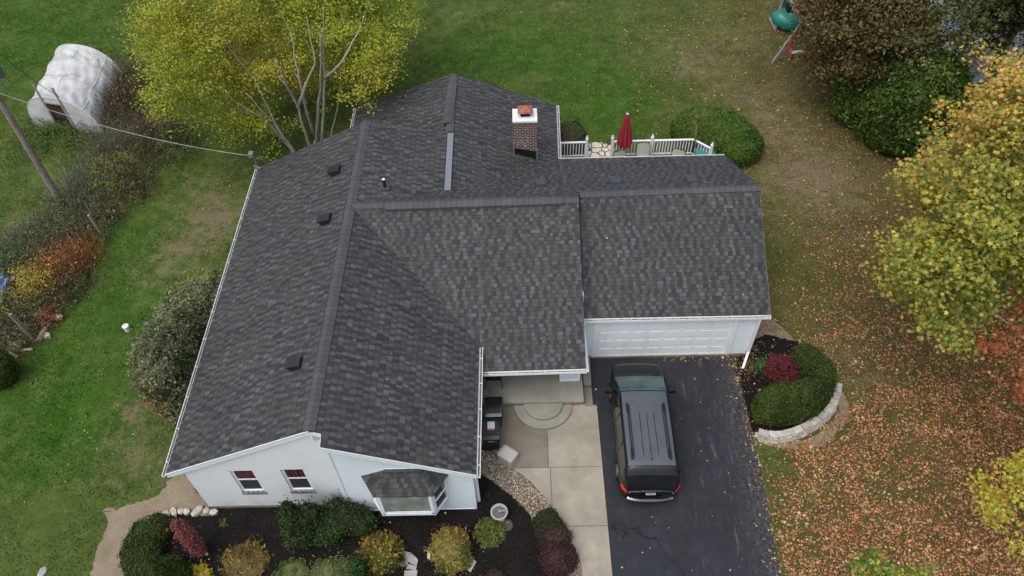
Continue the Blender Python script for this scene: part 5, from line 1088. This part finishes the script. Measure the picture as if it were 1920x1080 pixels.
for i,(pts,l) in enumerate((([(752,1031),(770,1036),(777,1042),(768,1049),(757,1047)],'topmost grey flagstone beside the yellow bristling shrub'),([(760,1049),(779,1043),(784,1050),(781,1060),(770,1056)],'grey flagstone second from the top of the little path'),([(750,1052),(762,1050),(766,1057),(758,1062),(750,1060)],'smallest grey flagstone at the left of the little path'),([(766,1058),(782,1061),(779,1069),(761,1066)],'grey flagstone third down the little path'),([(758,1070),(783,1069),(780,1090),(758,1088)],'lowest grey flagstone cut off at the bottom edge'),([(882,1045),(893,1053),(882,1073),(872,1063)],'single pale flagstone lying beside the orange speckled shrub'),([(803,1028),(808,1030),(806,1050),(801,1046)],'pale stone peeking out left of the orange speckled shrub'))):
    w=[at(a,c_,.06) for a,c_ in pts];
    if MB and (lambda A:sum(A[k][0]*A[(k+1)%len(A)][1]-A[(k+1)%len(A)][0]*A[k][1] for k in range(len(A))))(w)<0: w=w[::-1]
    tag(MB().hexa([(p[0],p[1],.0) for p in w],[(p[0],p[1],.055+.004*i) for p in w]).build('flagstone',MGREYS if i<5 else MLIME),l,'flagstone','flagstones in the front bed')
for (a,c_,l) in ((388,1040,'white pebble in the mulch right of the wispy red maple'),):
    g_=at(a,c_);rockmesh((g_[0],g_[1],.03),(.06,.05,.04),60,MLIME,'rock',label=l,cat='rock')
# birdbath
g_=at(937,972);bb_=root('birdbath','round grey stone birdbath holding a leaf in the front bed','birdbath',g_)
m=MB();m.lathe((g_[0],g_[1],0),[(.17,0),(.17,.05),(.10,.12),(.08,.35),(.12,.40)],24);m.build('pedestal',simple('birdbath stone',(.30,.31,.31),.85,var=.2,sc_=10),bb_,smooth=True)
m=MB();m.lathe((g_[0],g_[1],0),[(.10,.38),(.24,.44),(.285,.50),(.285,.53),(.24,.53),(.21,.475),(0,.46)],32);m.build('bowl',simple('bowl stone',(.34,.35,.35),.8,var=.2,sc_=10),bb_,smooth=False)
m=MB();m.lathe((g_[0],g_[1],0),[(.21,.485),(0,.4855)],24);m.build('water',simple('bath water',(.10,.09,.08),.15,spec=.7),bb_)
m=MB();m.tube([(g_[0]-.02,g_[1],.52),(g_[0]+.12,g_[1]+.02,.56),(g_[0]+.27,g_[1]+.03,.58)],[.02,.03,.015],7);m.lathe((g_[0]+.02,g_[1]+.03,.5),[(.05,0),(.055,.03),(0,.05)],8);m.build('bird_ornament',simple('ornament tan',(.28,.25,.20),.8),bb_)
g_=at(950,985);m=MB();m.lathe((g_[0],g_[1],0.006),[(.21,0),(.20,.02),(0,.025)],20);tag(m.build('stone_disc',simple('worn disc',(.07,.06,.06),.9,var=.3)),'flat dark disc in the mulch below the birdbath','stepping stone')
# ------------------------------------------------------------------ bins, plastic box, hose, porch chair
def bin_(x,y,rz,label,body,lid,lab=False):
    b_=root('wheelie_bin',label,'bin',(x,y,.045),'bins beside the porch');b_.rotation_euler=(0,0,rz);L=lambda p:p
    def bd(mm,name,mat,par=None):
        o=mm.build(name,mat,None);o.parent=par or b_;return o
    w0,w1,d0,d1,h=.25,.31,.27,.36,.98;m=MB();m.hexa([(-w0,-d0,.04),(w0,-d0,.04),(w0,d0,.04),(-w0,d0,.04)],[(-w1,-d1,h),(w1,-d1,h),(w1,d1,h),(-w1,d1,h)]);m.box(-w1-.02,w1+.02,-d1-.02,d1+.02,h-.04,h);bd(m,'body',body)
    n=8;m=MB();prev=None
    for i in range(n):
        a0,a1=i/n,(i+1)/n;z=lambda t:h+.02+.09*math.sin(math.pi*min(1,t*1.05+.02))**.6;y_=lambda t:-d1-.05+(2*d1+.1)*t;W_=w1+.03
        m.hexa([(-W_,y_(a0),h+.002),(W_,y_(a0),h+.002),(W_,y_(a1),h+.002),(-W_,y_(a1),h+.002)],[(-W_+.05,y_(a0),z(a0)),(W_-.05,y_(a0),z(a0)),(W_-.05,y_(a1),z(a1)),(-W_+.05,y_(a1),z(a1))])
    m.box(-w1+.07,w1-.07,-d1+.1,d1-.1,h+.11,h+.125);bd(m,'lid',lid)
    for s in (-1,1): m=MB();m.tube([(s*.24,d0+.03,.1),(s*.30,d0+.03,.1)],.10,14);bd(m,'wheel',MBLK)
    m=MB();m.tube([(-.22,d1+.07,h-.02),(.22,d1+.07,h-.02)],.018,8);m.box(-.24,-.20,d1,d1+.08,h-.05,h);m.box(.20,.24,d1,d1+.08,h-.05,h);bd(m,'handle',body)
    if lab:
        m=MB();m.box(-.10,.14,-.10,.24,h+.127,h+.130);lb=bd(m,'label_sheet',simple('label white',(.66,.66,.66),.6,var=.05))
        m=MB();m.box(-.10,.14,-.10,-.03,h+.1305,h+.132);o=bd(m,'label_band',simple('label red',(.45,.06,.10),.6));MKG=simple('label marks',(.10,.10,.10),.6)
        for (a,c_) in ((-.06,.19),(.03,.19),(-.06,.11),(.03,.11),(-.06,.03),(.03,.03)):
            m=MB();m.lathe((a+.03,c_,h+.1305),[(.020,0),(.020,.002),(0,.002)],10);bd(m,'label_mark',MKG)
        m=MB();MBW=simple('bin print',(.5,.5,.5),.6)
        cv=bpy.data.curves.new('bin_print','FONT');cv.body='~~~~';cv=None
        for k in range(5): m.box(-.10+k*.045,-.07+k*.045,-d1-.012,-d1-.004,h-.19-.01*(k%2),h-.16+.008*(k%3))
        bd(m,'print',MBW)
MGB=simple('bin green black',(.008,.02,.017),.4,var=.3,spec=.4)
g_=at(925,763,1.05);bin_(g_[0],g_[1],.02,'black wheeled bin with plain glossy lid next to the porch slab',MBLK,simple('glossy black lid',(.010,.010,.011),.18,spec=.6))
g_=at(920,805,1.05);bin_(g_[0],g_[1],.04,'dark green bin with a red and white label on its lid',MGB,simple('satin black lid',(.016,.017,.018),.4,spec=.45),True)
g_=at(952,852,.42);cb=root('storage_box','beige plastic hose box with sloping lid where gravel meets walkway','box',(g_[0],g_[1],0));cb.rotation_euler=(0,0,-.62)
def bev(m,w,d,z0,z1,t,c=.06):
    lo=[(-w+c,-d),(w-c,-d),(w,-d+c),(w,d-c),(w-c,d),(-w+c,d),(-w,d-c),(-w,-d+c)];return m.hexa([(x,y,z0) for x,y in lo],[(x*t,y*t,z1) for x,y in lo])
MBG_=simple('beige plastic',(.34,.31,.26),.6,var=.08);MBL=simple('pale beige lid',(.42,.40,.35),.55,var=.05)
o=bev(MB(),.30,.24,.045,.44,.95).build('body',MBG_);o.parent=cb
m=bev(MB(),.31,.25,.44,.50,.97);bev(m,.295,.235,.50,.55,.72);o=m.build('lid',MBL);o.parent=cb
for k in range(5): o=MB().box(-.22+k*.1,-.18+k*.1,-.245,-.232,.12,.38).build('rib',MBL);o.parent=cb
h0=at(903,828,.3);h1=at(945,842,.08);pts=[h0,h0+np.array([.15,-.12,-.2]),at(918,838,.06),at(930,841,.06),h1];tag(MB().tube([np.array(p) for p in pts],.016,7).build('hose',simple('white hose',(.6,.6,.58),.5),smooth=True),'thin white hose running from the house wall to the beige box','hose')
# porch chair, dark metal lattice
g_=at(932,722,.35);pcx,pcy=9.98,4.72;chr_=root('porch_chair','dark wrought iron lattice chair on the shaded porch','chair',(pcx,pcy,.35));MIR=simple('dark iron',(.018,.014,.012),.45,spec=.4)
def add(m,n,par=chr_,mat=MIR,sm=False): 
    o=m.build(n,mat,None,smooth=sm);o.parent=par;return o
m=MB();sw_=.27
for i in range(9):
    t=-sw_+2*sw_*i/8
    for a,c_ in (((t,-.25,.44),(min(sw_,t+.5),-.25+min(.5,sw_-t),.44)),((t,-.25,.44),(max(-sw_,t-.5),-.25+min(.5,t+sw_),.44)),((t,.25,.44),(min(sw_,t+.5),.25-min(.5,sw_-t),.44)),((t,.25,.44),(max(-sw_,t-.5),.25-min(.5,t+sw_),.44))): m.bar(a,c_,.022,.012)
for a,c_ in (((-sw_,-.25,.44),(sw_,-.25,.44)),((sw_,-.25,.44),(sw_,.25,.44)),((sw_,.25,.44),(-sw_,.25,.44)),((-sw_,.25,.44),(-sw_,-.25,.44))): m.tube([a,c_],.018,6)
add(m,'seat')
m=MB()
for i in range(7):
    t=-sw_+2*sw_*i/6;m.bar((t,.25,.46),(min(sw_,t+.35),.33,.88),.02,.012,(0,1,0));m.bar((t,.25,.46),(max(-sw_,t-.35),.33,.88),.02,.012,(0,1,0))
m.tube([(-sw_,.25,.44),(-sw_,.33,.88),(0,.35,.97),(sw_,.33,.88),(sw_,.25,.44)],.018,6);add(m,'backrest')
for s in (-1,1):
    add(MB().tube([(s*sw_,-.25,.44),(s*(sw_+.03),-.29,.2),(s*(sw_+.05),-.33,0)],.016,6),'leg');add(MB().tube([(s*sw_,.25,.44),(s*(sw_+.02),.30,.2),(s*(sw_+.03),.36,0)],.016,6),'leg')
    add(MB().tube([(s*sw_,.31,.66),(s*(sw_+.05),.1,.68),(s*(sw_+.05),-.18,.64),(s*sw_,-.25,.44)],.018,6),'armrest')
# ------------------------------------------------------------------ deck and garden furniture behind the garage
zd=.15;dy0,dy1=14.5,17.42;dk=root('deck','low deck with pinkish boards behind the garage','deck',(16,16,0))
m=MB();m.box(15.3,20.1,dy0,dy1,.0,zd);m.build('floor',simple('weathered red deck',(.26,.12,.09),.85,var=.3,sc_=3),dk)
m=MB();m.box(13.0,15.29,14.5,16.2,0,.06);m.box(14.15,15.29,16.2,17.0,0,.06);tag(m.build('brick_patio',simple('red patio',(.30,.10,.06),.85,var=.3,sc_=6)),'small red brick patio at the opening in the railing','patio')
# flagstone patio
b=NB('flagstone patio');v=b.n('ShaderNodeTexVoronoi',feature='DISTANCE_TO_EDGE');v.inputs['Scale'].default_value=2.6;b.l(b.pos(),v.inputs['Vector']);n=b.noise(6,4);MFP=b.fin(b.mix(b.math('LESS_THAN',v.outputs[0],.06),b.mix(b.ramp(n,.3,.7),(.50,.47,.38),(.62,.58,.48)),(.06,.05,.035)),.85,n,.2)
sheet('stone_path',catmull([at(*p)[:2] for p in ((1100,272),(1125,268),(1150,277),(1152,298),(1130,310),(1100,300))]),.035,MFP,.03,12,kind='structure')
def rail(a,b_,label,posts=(1,1),ends=(0,0)):
    a,b_=np.array([*a,zd]),np.array([*b_,zd]);rt=root('deck_railing',label,'railing',(a+b_)/2,'white baluster railings behind the garage');d=unit(b_-a);L=np.linalg.norm(b_-a);Z=lambda z:np.array([0,0,z])
    MB().bar(a+Z(.92),b_+Z(.92),.10,.045).build('top_rail',MTR,rt);MB().bar(a+Z(.12),b_+Z(.12),.05,.07).build('bottom_rail',MTR,rt)
    n=int(L/.135)
    for k in range(n):
        p=a+d*(L*(k+.5)/n);MB().bar(p+Z(.14),p+Z(.90),.045,.045).build('baluster',MTR,rt)
    for p,f in ((a,posts[0]),(b_,posts[1])):
        if f: m=MB();m.bar(p-Z(.1),p+Z(1.12),.11,.11);m.lathe((p[0],p[1],p[2]+1.12),[(.075,0),(.075,.03),(.035,.06),(.05,.10),(.04,.15),(0,.20)],10);m.build('post',MTR,rt)
y=17.40;X=lambda px:at(px,268,1.1)[0]
rail((12.9,y-.02),(at(1101,270,1.1)[0],y),'short railing run between back wing and flagstone path',(0,1));xm_=at(1224,267,1.1)[0];rail((at(1149,268,1.1)[0],y),(xm_,y),'railing run behind the red umbrella and the pale chair',(1,1));xc=at(1303,265,1.1)[0];rail((xm_+.06,y),(xc,y),'railing run in front of the bright domed evergreen',(0,0));e_=at(1334,278,1.1);rail((xc+.03,y-.05),(e_[0],e_[1]),'short angled railing at the far corner of the deck',(0,1))
# umbrella
ux,uy=15.97,17.0;um=root('patio_umbrella','closed dark red patio umbrella on a black pole by the railing','umbrella',(ux,uy,zd))
m=MB();m.tube([(ux,uy,zd),(ux,uy,2.95)],.022,8);m.build('pole',MBLK,um);m=MB();m.lathe((ux,uy,zd),[(.24,0),(.24,.06),(.06,.12),(.03,.3)],16);m.build('base',MBLK,um)
m=MB();N=48;prof=[(2.92,.05),(2.80,.10),(2.72,.13),(2.70,.11),(2.3,.17),(1.8,.25),(1.35,.30),(1.20,.27)]
def ur(k,r_): return r_*(1+.22*math.cos(8*2*math.pi*k/N)*min(1,r_/.15))
for (z1,r1),(z2,r2) in zip(prof[:-1],prof[1:]):
    for k in range(N):
        a0,a1=2*math.pi*k/N,2*math.pi*(k+1)/N;m.poly([(ux+ur(k,r1)*math.cos(a0),uy+ur(k,r1)*math.sin(a0),z1),(ux+ur(k,r2)*math.cos(a0),uy+ur(k,r2)*math.sin(a0),z2-.05*(z2<1.3)*(k%6==0)),(ux+ur(k+1,r2)*math.cos(a1),uy+ur(k+1,r2)*math.sin(a1),z2-.05*(z2<1.3)*((k+1)%6==0)),(ux+ur(k+1,r1)*math.cos(a1),uy+ur(k+1,r1)*math.sin(a1),z1)])
m.build('canopy',simple('red canvas',(.26,.022,.03),.8,var=.2,sc_=10),um,smooth=False);m=MB();m.lathe((ux,uy,2.92),[(.05,0),(.06,.05),(0,.10)],10);m.build('finial',simple('finial grey',(.6,.62,.6),.5),um)
MCU=simple('sage cushion',(.36,.38,.31),.8,var=.1);MFR=simple('chair frame',(.03,.03,.03),.5)
def pchair(x,y,rz,label,h=.62):
    c_=root('patio_chair',label,'chair',(x,y,zd),'cushioned patio chairs on the deck');c_.rotation_euler=(0,0,rz)
    m=MB();n=10;w=.30
    for i in range(n):
        for j in range(8):
            def P(a,b_):
                u=a/n*2-1;v=b_/8;ww=w*(1-.25*max(0,v-.6)**1.5);return (u*ww,.26+.16*v-.05*(1-u*u),.42+h*v-.06*abs(u)**3*v)
            m.poly([P(i,j),P(i+1,j),P(i+1,j+1),P(i,j+1)])
            q=[tuple(np.array(p)+np.array([0,.06,0])) for p in (P(i,j),P(i,j+1),P(i+1,j+1),P(i+1,j))];m.poly(q)
    o=m.build('backrest',MCU,smooth=True);o.parent=c_
    o=bev(MB(),.29,.28,.38,.46,.95).build('seat',MCU);o.parent=c_
    fr_=MB();fr_.tube([(-.31,.28,.1),(-.32,.34,.45),(-.31,.46,.95),(-.2,.50,1.06),(.2,.50,1.06),(.31,.46,.95),(.32,.34,.45),(.31,.28,.1)],.018,6);o=fr_.build('frame',MFR);o.parent=c_
    for sx_ in (-1,1):
        for sy_ in (-1,1): o=MB().tube([(sx_*.28,sy_*.26,.4),(sx_*.30,sy_*.30,0)],.018,6).build('leg',MFR);o.parent=c_
for px_,py_,rz_,l_ in ((1207,268,0,'pale sage patio chair squarely before the railing'),(1161,284,.5,'pale patio chair turned sideways below the red umbrella'),(1274,281,-.35,'pale patio chair just showing its rounded top above the garage eave')):
    g_=at(px_,py_,1.19);pchair(g_[0]+.45*math.sin(rz_),g_[1]-.45*math.cos(rz_),rz_,l_)
g_=at(1322,283,.75);tbx=root('deck_box','teal deck storage box in the far corner of the railing','box',(g_[0],g_[1]-.1,zd));o=MB().box(-.45,.45,-.3,.3,0,.55).build('body',simple('teal body',(.03,.13,.13),.6));o.parent=tbx;o=MB().hexa([(-.48,-.33,.55),(.48,-.33,.55),(.48,.33,.55),(-.48,.33,.55)],[(-.44,-.29,.62),(.44,-.29,.62),(.44,.29,.62),(-.44,.29,.62)]).build('lid',simple('teal lid',(.06,.20,.20),.5));o.parent=tbx
g_=at(1304,290,.3);m=MB();m.tube([(g_[0],g_[1],.1),(g_[0]-.14,g_[1],1.3),(g_[0]-.30,g_[1]+.0,2.6)],[.03,.028,.02],7);m.tube([(g_[0]-.16,g_[1],1.5),(g_[0]-.22,g_[1],2.0)],.045,7);tag(m.build('wooden_torch',bark('torch wood',(.14,.08,.05),(.36,.22,.12))),'slim brown garden torch pole leaning at the deck corner','torch')
# ------------------------------------------------------------------ play set
p0=at(1448,118);ap=at(1503,42,2.3);ps_=root('play_set','weathered wooden swing set with teal slide tube at the top edge','play set',p0+np.array([1,2,0]))
bm2=at(1470,-25,2.35);rr3=at(1538,90,0)
for a,c_,w,n in ((p0,ap,.11,'leg'),(at(1540,85),ap,.11,'leg'),(ap+(ap-bm2)*.03,bm2,.14,'beam'),(at(1453,55),at(1470,-12,2.0),.12,'post'),(at(1442,33),at(1454,-15,1.8),.08,'post'),(at(1480,-30),bm2,.1,'leg'),(at(1453,56),at(1442,33),.10,'sill_board'),(at(1462,28,.5),at(1500,27,.5),.12,'rung')): MB().bar(a,c_,w,w).build(n,MDWOOD,ps_)
tc=simple('teal plastic',(.015,.22,.17),.35,var=.15,spec=.5);td=simple('dark teal canvas',(.01,.07,.06),.7,var=.2)
s0=at(1478,44,.4);m=MB();m.tube([s0+np.array([.75,.2,.05]),s0+np.array([.45,-.1,.05]),s0+np.array([.0,0,.05]),s0+np.array([-.35,.25,.1]),s0+np.array([-.55,.6,.4])],[.28,.42,.46,.44,.42],18);m.build('slide',tc,ps_,smooth=True)
s1=at(1500,5,.9);m=MB();m.box(s1[0]-.75,s1[0]+.75,s1[1]-.1,s1[1]+.9,.2,1.1);m.build('side_panel',td,ps_)
q0,q1=at(1481,99,.4),at(1508,96,.4);gl_=root('glider_swing','red and white two-seat glider hanging below the swing beam','swing',((q0+q1)/2)*np.array([1,1,0]));mr=simple('red plastic',(.42,.03,.05),.4)
o=MB().bar(q0,q1,.22,.06).build('seat',simple('white plastic',(.5,.5,.48),.5),gl_);
for q in (q0,q1): m=MB();m.bar(q+np.array([-.05,-.25,-.1]),q+np.array([0,.30,.35]),.14,.08);m.tube([q+np.array([0,.3,.35]),q+np.array([.05,.36,.48])],[.09,.10],9);m.build('handle',mr,gl_)
m=MB();m.tube([q0+np.array([0,.1,.2]),(q0+q1)/2+np.array([0,.5,1.9])],.01,5);m.tube([q1+np.array([0,.1,.2]),(q0+q1)/2+np.array([0.2,.5,1.9])],.01,5);m.build('hanger',MFR,gl_)
# ------------------------------------------------------------------ minivan
fp,bp_=at(1190,678,.6),at(1218,934,.45)
dirn=unit((fp-bp_)*np.array([1,1,0]));Lc=5.14;cen=bp_+dirn*(Lc/2);car=root('minivan','black minivan with roof rails parked nose-in at the garage door','car',(cen[0],cen[1],.015));car.rotation_euler=(0,0,math.atan2(-dirn[0],dirn[1]))
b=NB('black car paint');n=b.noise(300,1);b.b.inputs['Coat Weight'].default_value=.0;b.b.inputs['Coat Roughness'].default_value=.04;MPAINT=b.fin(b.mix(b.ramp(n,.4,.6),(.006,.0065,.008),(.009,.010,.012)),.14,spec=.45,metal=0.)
MG1=glass('tinted glass',(.010,.012,.013),.05);MG2=glass('windscreen',(.040,.078,.072),.05);MTYRE=simple('tyre',(.014,.014,.014),.85);MRIM=simple('alloy',(.42,.43,.44),.3,metal=.7);MCHR=simple('chrome',(.75,.76,.78),.12,metal=1.,var=.03);MTAIL=simple('tail red',(.60,.010,.015),.2,spec=.6,var=.1);MRAIL=simple('rail black',(.012,.012,.013),.45)
Yk=[-2.57,-2.50,-2.42,-2.30,-2.12,-1.9,-1.0,0,.65,.95,1.3,1.65,1.85,2.1,2.36,2.50,2.57]
TOP=[.80,.98,1.22,1.52,1.705,1.735,1.75,1.745,1.72,1.65,1.44,1.20,1.11,1.05,.97,.86,.64]
BEL=[.78,.95,1.02,1.03,1.03,1.03,1.02,1.01,1.00,1.0,1.0,1.0,.99,.95,.88,.76,.58]
HW=[.74,.87,.935,.975,.99,1.0,1.0,1.0,1.0,1.0,1.0,.985,.975,.95,.88,.76,.60]
TW=[.68,.79,.83,.83,.82,.82,.83,.83,.82,.81,.83,.87,.89,.86,.80,.68,.52]
from functools import lru_cache
def cinterp(y,A): 
    return float(np.interp(y,Yk,A))
def smooth(y,A,w=.07): return sum(cinterp(min(2.57,max(-2.57,y+d)),A)*k for d,k in ((-w,.25),(0,.5),(w,.25)))
@lru_cache(None)
def ring(y):
    t,b_,h,tw=smooth(y,TOP,.05),smooth(y,BEL),smooth(y,HW),smooth(y,TW,.05);b_=min(b_,t-.01);cr=.035
    lo=.24 if abs(y)<2.35 else .30
    pts=[(0,lo),(h*.80,lo),(h*.95,lo+.07),(h*.99,.48),(h,.68),(h*.995,b_-.07),(h*.955,b_)]
    k=(t-b_);g=.075*min(1,k/.3)
    pts+=[(h*.955*.6+tw*.4,b_+k*.40),(tw+.012,t-g),(tw-.04,t-.2*g-.004),(tw-.22,t+cr*.35),(tw*.38,t+cr*.85),(0,t+cr)]
    return pts
def surf(y,k,s,off=0.):
    p=ring(round(y,4));i=min(int(k),len(p)-2);f=k-i
    def c_(j): return np.array(p[max(0,min(len(p)-1,j))])
    q=c_(i)*(1-f)+c_(i+1)*f;d=c_(i+1)-c_(i);n=np.array([d[1],-d[0]]);n=n/max(np.linalg.norm(n),1e-6)
    q=q+n*off;return (s*q[0],y,q[1])
ys=sorted(set([round(v,3) for v in list(np.linspace(-2.57,-2.0,14))+list(np.linspace(-2.0,.5,14))+list(np.linspace(.5,2.57,40))]))
m=MB();K=12
for i in range(len(ys)-1):
    for k in range(K):
        for s in (1,-1):
            q=[surf(ys[i],k,s),surf(ys[i+1],k,s),surf(ys[i+1],k+1,s),surf(ys[i],k+1,s)]
            m.poly(q if s<0 else q[::-1])
for yy,rev in ((-2.57,0),(2.57,1)):
    R_=[surf(yy,k,1) for k in range(K+1)]+[surf(yy,k,-1) for k in range(K-1,0,-1)];m.poly(R_ if not rev else R_[::-1])
body=m.build('body',MPAINT,smooth=True,merge=True);body.parent=car
def panel(y0,y1,k0,k1,s,off,name,mat,ny=10,nk=5,y0b=None,y1b=None,par=car,both=False):
    m=MB();
    def Y(a,t): 
        lo=y0+(0 if y0b is None else (y0b-y0)*t);hi=y1+(0 if y1b is None else (y1b-y1)*t);return lo+(hi-lo)*a
    for s_ in ((1,-1) if both else (s,)):
        for i in range(ny):
            for j in range(nk):
                f=lambda a,c_:surf(Y(a/ny,c_/nk),k0+(k1-k0)*c_/nk,s_,off);q=[f(i,j),f(i+1,j),f(i+1,j+1),f(i,j+1)];m.poly(q if s_<0 else q[::-1])
    o=m.build(name,mat,smooth=True);o.parent=par;return o
for s in (-1,1):
    for (a,c_,a2,c2) in ((-2.15,-1.18,-1.98,-1.22),(-1.08,-.08,-1.10,-.10),(.02,1.15,0.0,.62)): panel(a,c_,6.25,7.95,s,.008,'side_window',MG1,y0b=a2,y1b=c2)
    panel(-2.54,-2.34,4.6,6.3,s,.018,'tail_light',MTAIL,6,6)
    panel(2.28,2.5,4.3,5.2,s,.01,'headlight',glass('headlight glass',(.25,.26,.27),.1))
    # mirror
    mx=s*1.02;o=MB().hexa([(mx,1.12,.98),(mx+s*.24,1.14,1.0),(mx+s*.24,1.26,1.0),(mx,1.28,.98)][::s],[(mx,1.12,1.12),(mx+s*.22,1.15,1.15),(mx+s*.22,1.24,1.15),(mx,1.26,1.12)][::s]).build('mirror',MPAINT);o.parent=car
    # roof rail
    rx=s*.62;m=MB();m.tube([(rx+s*.015,-1.75,1.77),(rx+s*.01,-1.72,1.81),(rx,-1.55,1.825),(rx,.0,1.825),(rx-s*.0,.16,1.80),(rx,.2,1.77)],.022,8);m.bar((rx,-1.85,1.775),(rx,-1.5,1.785),.075,.05);m.bar((rx,-.1,1.785),(rx,.25,1.775),.075,.05);o=m.build('roof_rail',MRAIL);o.parent=car
    o=MB().bar((rx-s*.07,-1.8,1.775),(rx-s*.07,.2,1.775),.03,.02).build('rail_channel',MRAIL);o.parent=car
    for yy in (-1.52,1.58):
        o=MB().tube([(s*.80,yy,.34),(s*.99,yy,.34)],.34,28).build('wheel',MTYRE,smooth=False);o.parent=car
        m=MB();m.tube([(s*.975,yy,.34),(s*1.0,yy,.34)],.22,20)
        o2=m.build('rim',MRIM);o2.parent=o
        m=MB();m.tube([(s*.965,yy,.36),(s*.99,yy,.36)],.40,28);o=m.build('wheel_arch',MDK);o.parent=car
    for yy in (.45,-.55): o=MB().bar((s*1.0,yy,.86),(s*1.03,yy+.22,.86),.03,.035).build('door_handle',MCHR if False else MRAIL);o.parent=car
panel(.80,1.72,8.5,12,1,.010,'windscreen',MG2,14,6,both=True);
panel(-2.50,-2.26,8.3,12,1,.012,'rear_window',MG1,8,6,both=True)
b=NB('roof sky sheen');b.b.inputs['Coat Weight'].default_value=1.;b.b.inputs['Coat Roughness'].default_value=.08;n=b.noise(2.5,3);MRP=b.fin(b.mix(b.ramp(n,.3,.7),(.046,.050,.057),(.060,.065,.073)),.4,spec=.5)
panel(-2.05,.76,9.1,12,1,.005,'roof_sheen',MRP,20,6,both=True)  # paler overlay: the sky's reflection on the black roof put into its colour
for x in (-.24,0,.24): o=MB().bar((x,-1.70,1.783),(x,-.15,1.787),.022,.012).build('roof_groove',MRAIL);o.parent=car
o=MB().bar((0,-1.88,1.775),(0,-1.80,1.80),.04,.06).build('antenna',MRAIL);o.parent=car
o=panel(-2.13,-2.10,8.6,12,1,.006,'spoiler_gap',MRAIL,1,6,both=True)
m=MB();m.bar((-.80,1.79,1.135),(.80,1.79,1.135),.09,.03);o=m.build('cowl',MRAIL);o.parent=car
o=MB().bar((-.16,1.72,1.16),(.70,1.82,1.15),.03,.03).build('wiper',MRAIL);o.parent=car;o=MB().bar((-.75,1.74,1.16),(-.1,1.80,1.16),.03,.03).build('wiper',MRAIL);o.parent=car
# tailgate details
MB_=lambda *a:None
m=MB();pts=[(x,-2.60+.16*abs(x/.86)**4-.03*(1-(x/.85)**2),.50) for x in np.linspace(-.88,.88,17)]
for a,c_ in zip(pts[:-1],pts[1:]): m.bar(a,c_,.10,.14)
o=m.build('rear_bumper',MPAINT,smooth=False);o.parent=car
m=MB();pts=[(x,-2.665+.10*abs(x/.80)**4-.03*(1-(x/.85)**2),.47) for x in np.linspace(-.76,.76,15)]
for a,c_ in zip(pts[:-1],pts[1:]): m.bar(a,c_,.05,.05)
o=m.build('bumper_trim',MCHR);o.parent=car
o=MB().hexa([(-.16,-2.585,.70),(.16,-2.585,.70),(.16,-2.565,.84),(-.16,-2.565,.84)],[(-.16,-2.565,.70),(.16,-2.565,.70),(.16,-2.545,.84),(-.16,-2.545,.84)]).build('licence_plate',simple('plate white',(.55,.56,.58),.5,var=.05));o.parent=car;pl_=o
m=MB()
for k in range(6): m.box(-.115+k*.04,-.09+k*.04,-2.582,-2.576,.74,.79)
o2=m.build('plate_marks',simple('plate dark',(.06,.07,.12),.5));o2.parent=o
m=MB()
for x in (-.26,-.13,0,.13,.26): m.box(x-.022,x+.022,-2.548,-2.53,.885,.925)
o=m.build('badge_letters',simple('badge silver',(.38,.39,.40),.3,metal=.6));o.parent=car
o=MB().box(-.60,-.36,-2.556,-2.54,.87,.885).build('script_badge',simple('badge grey',(.2,.2,.21),.3));o.parent=car
sc.cycles.max_bounces=6
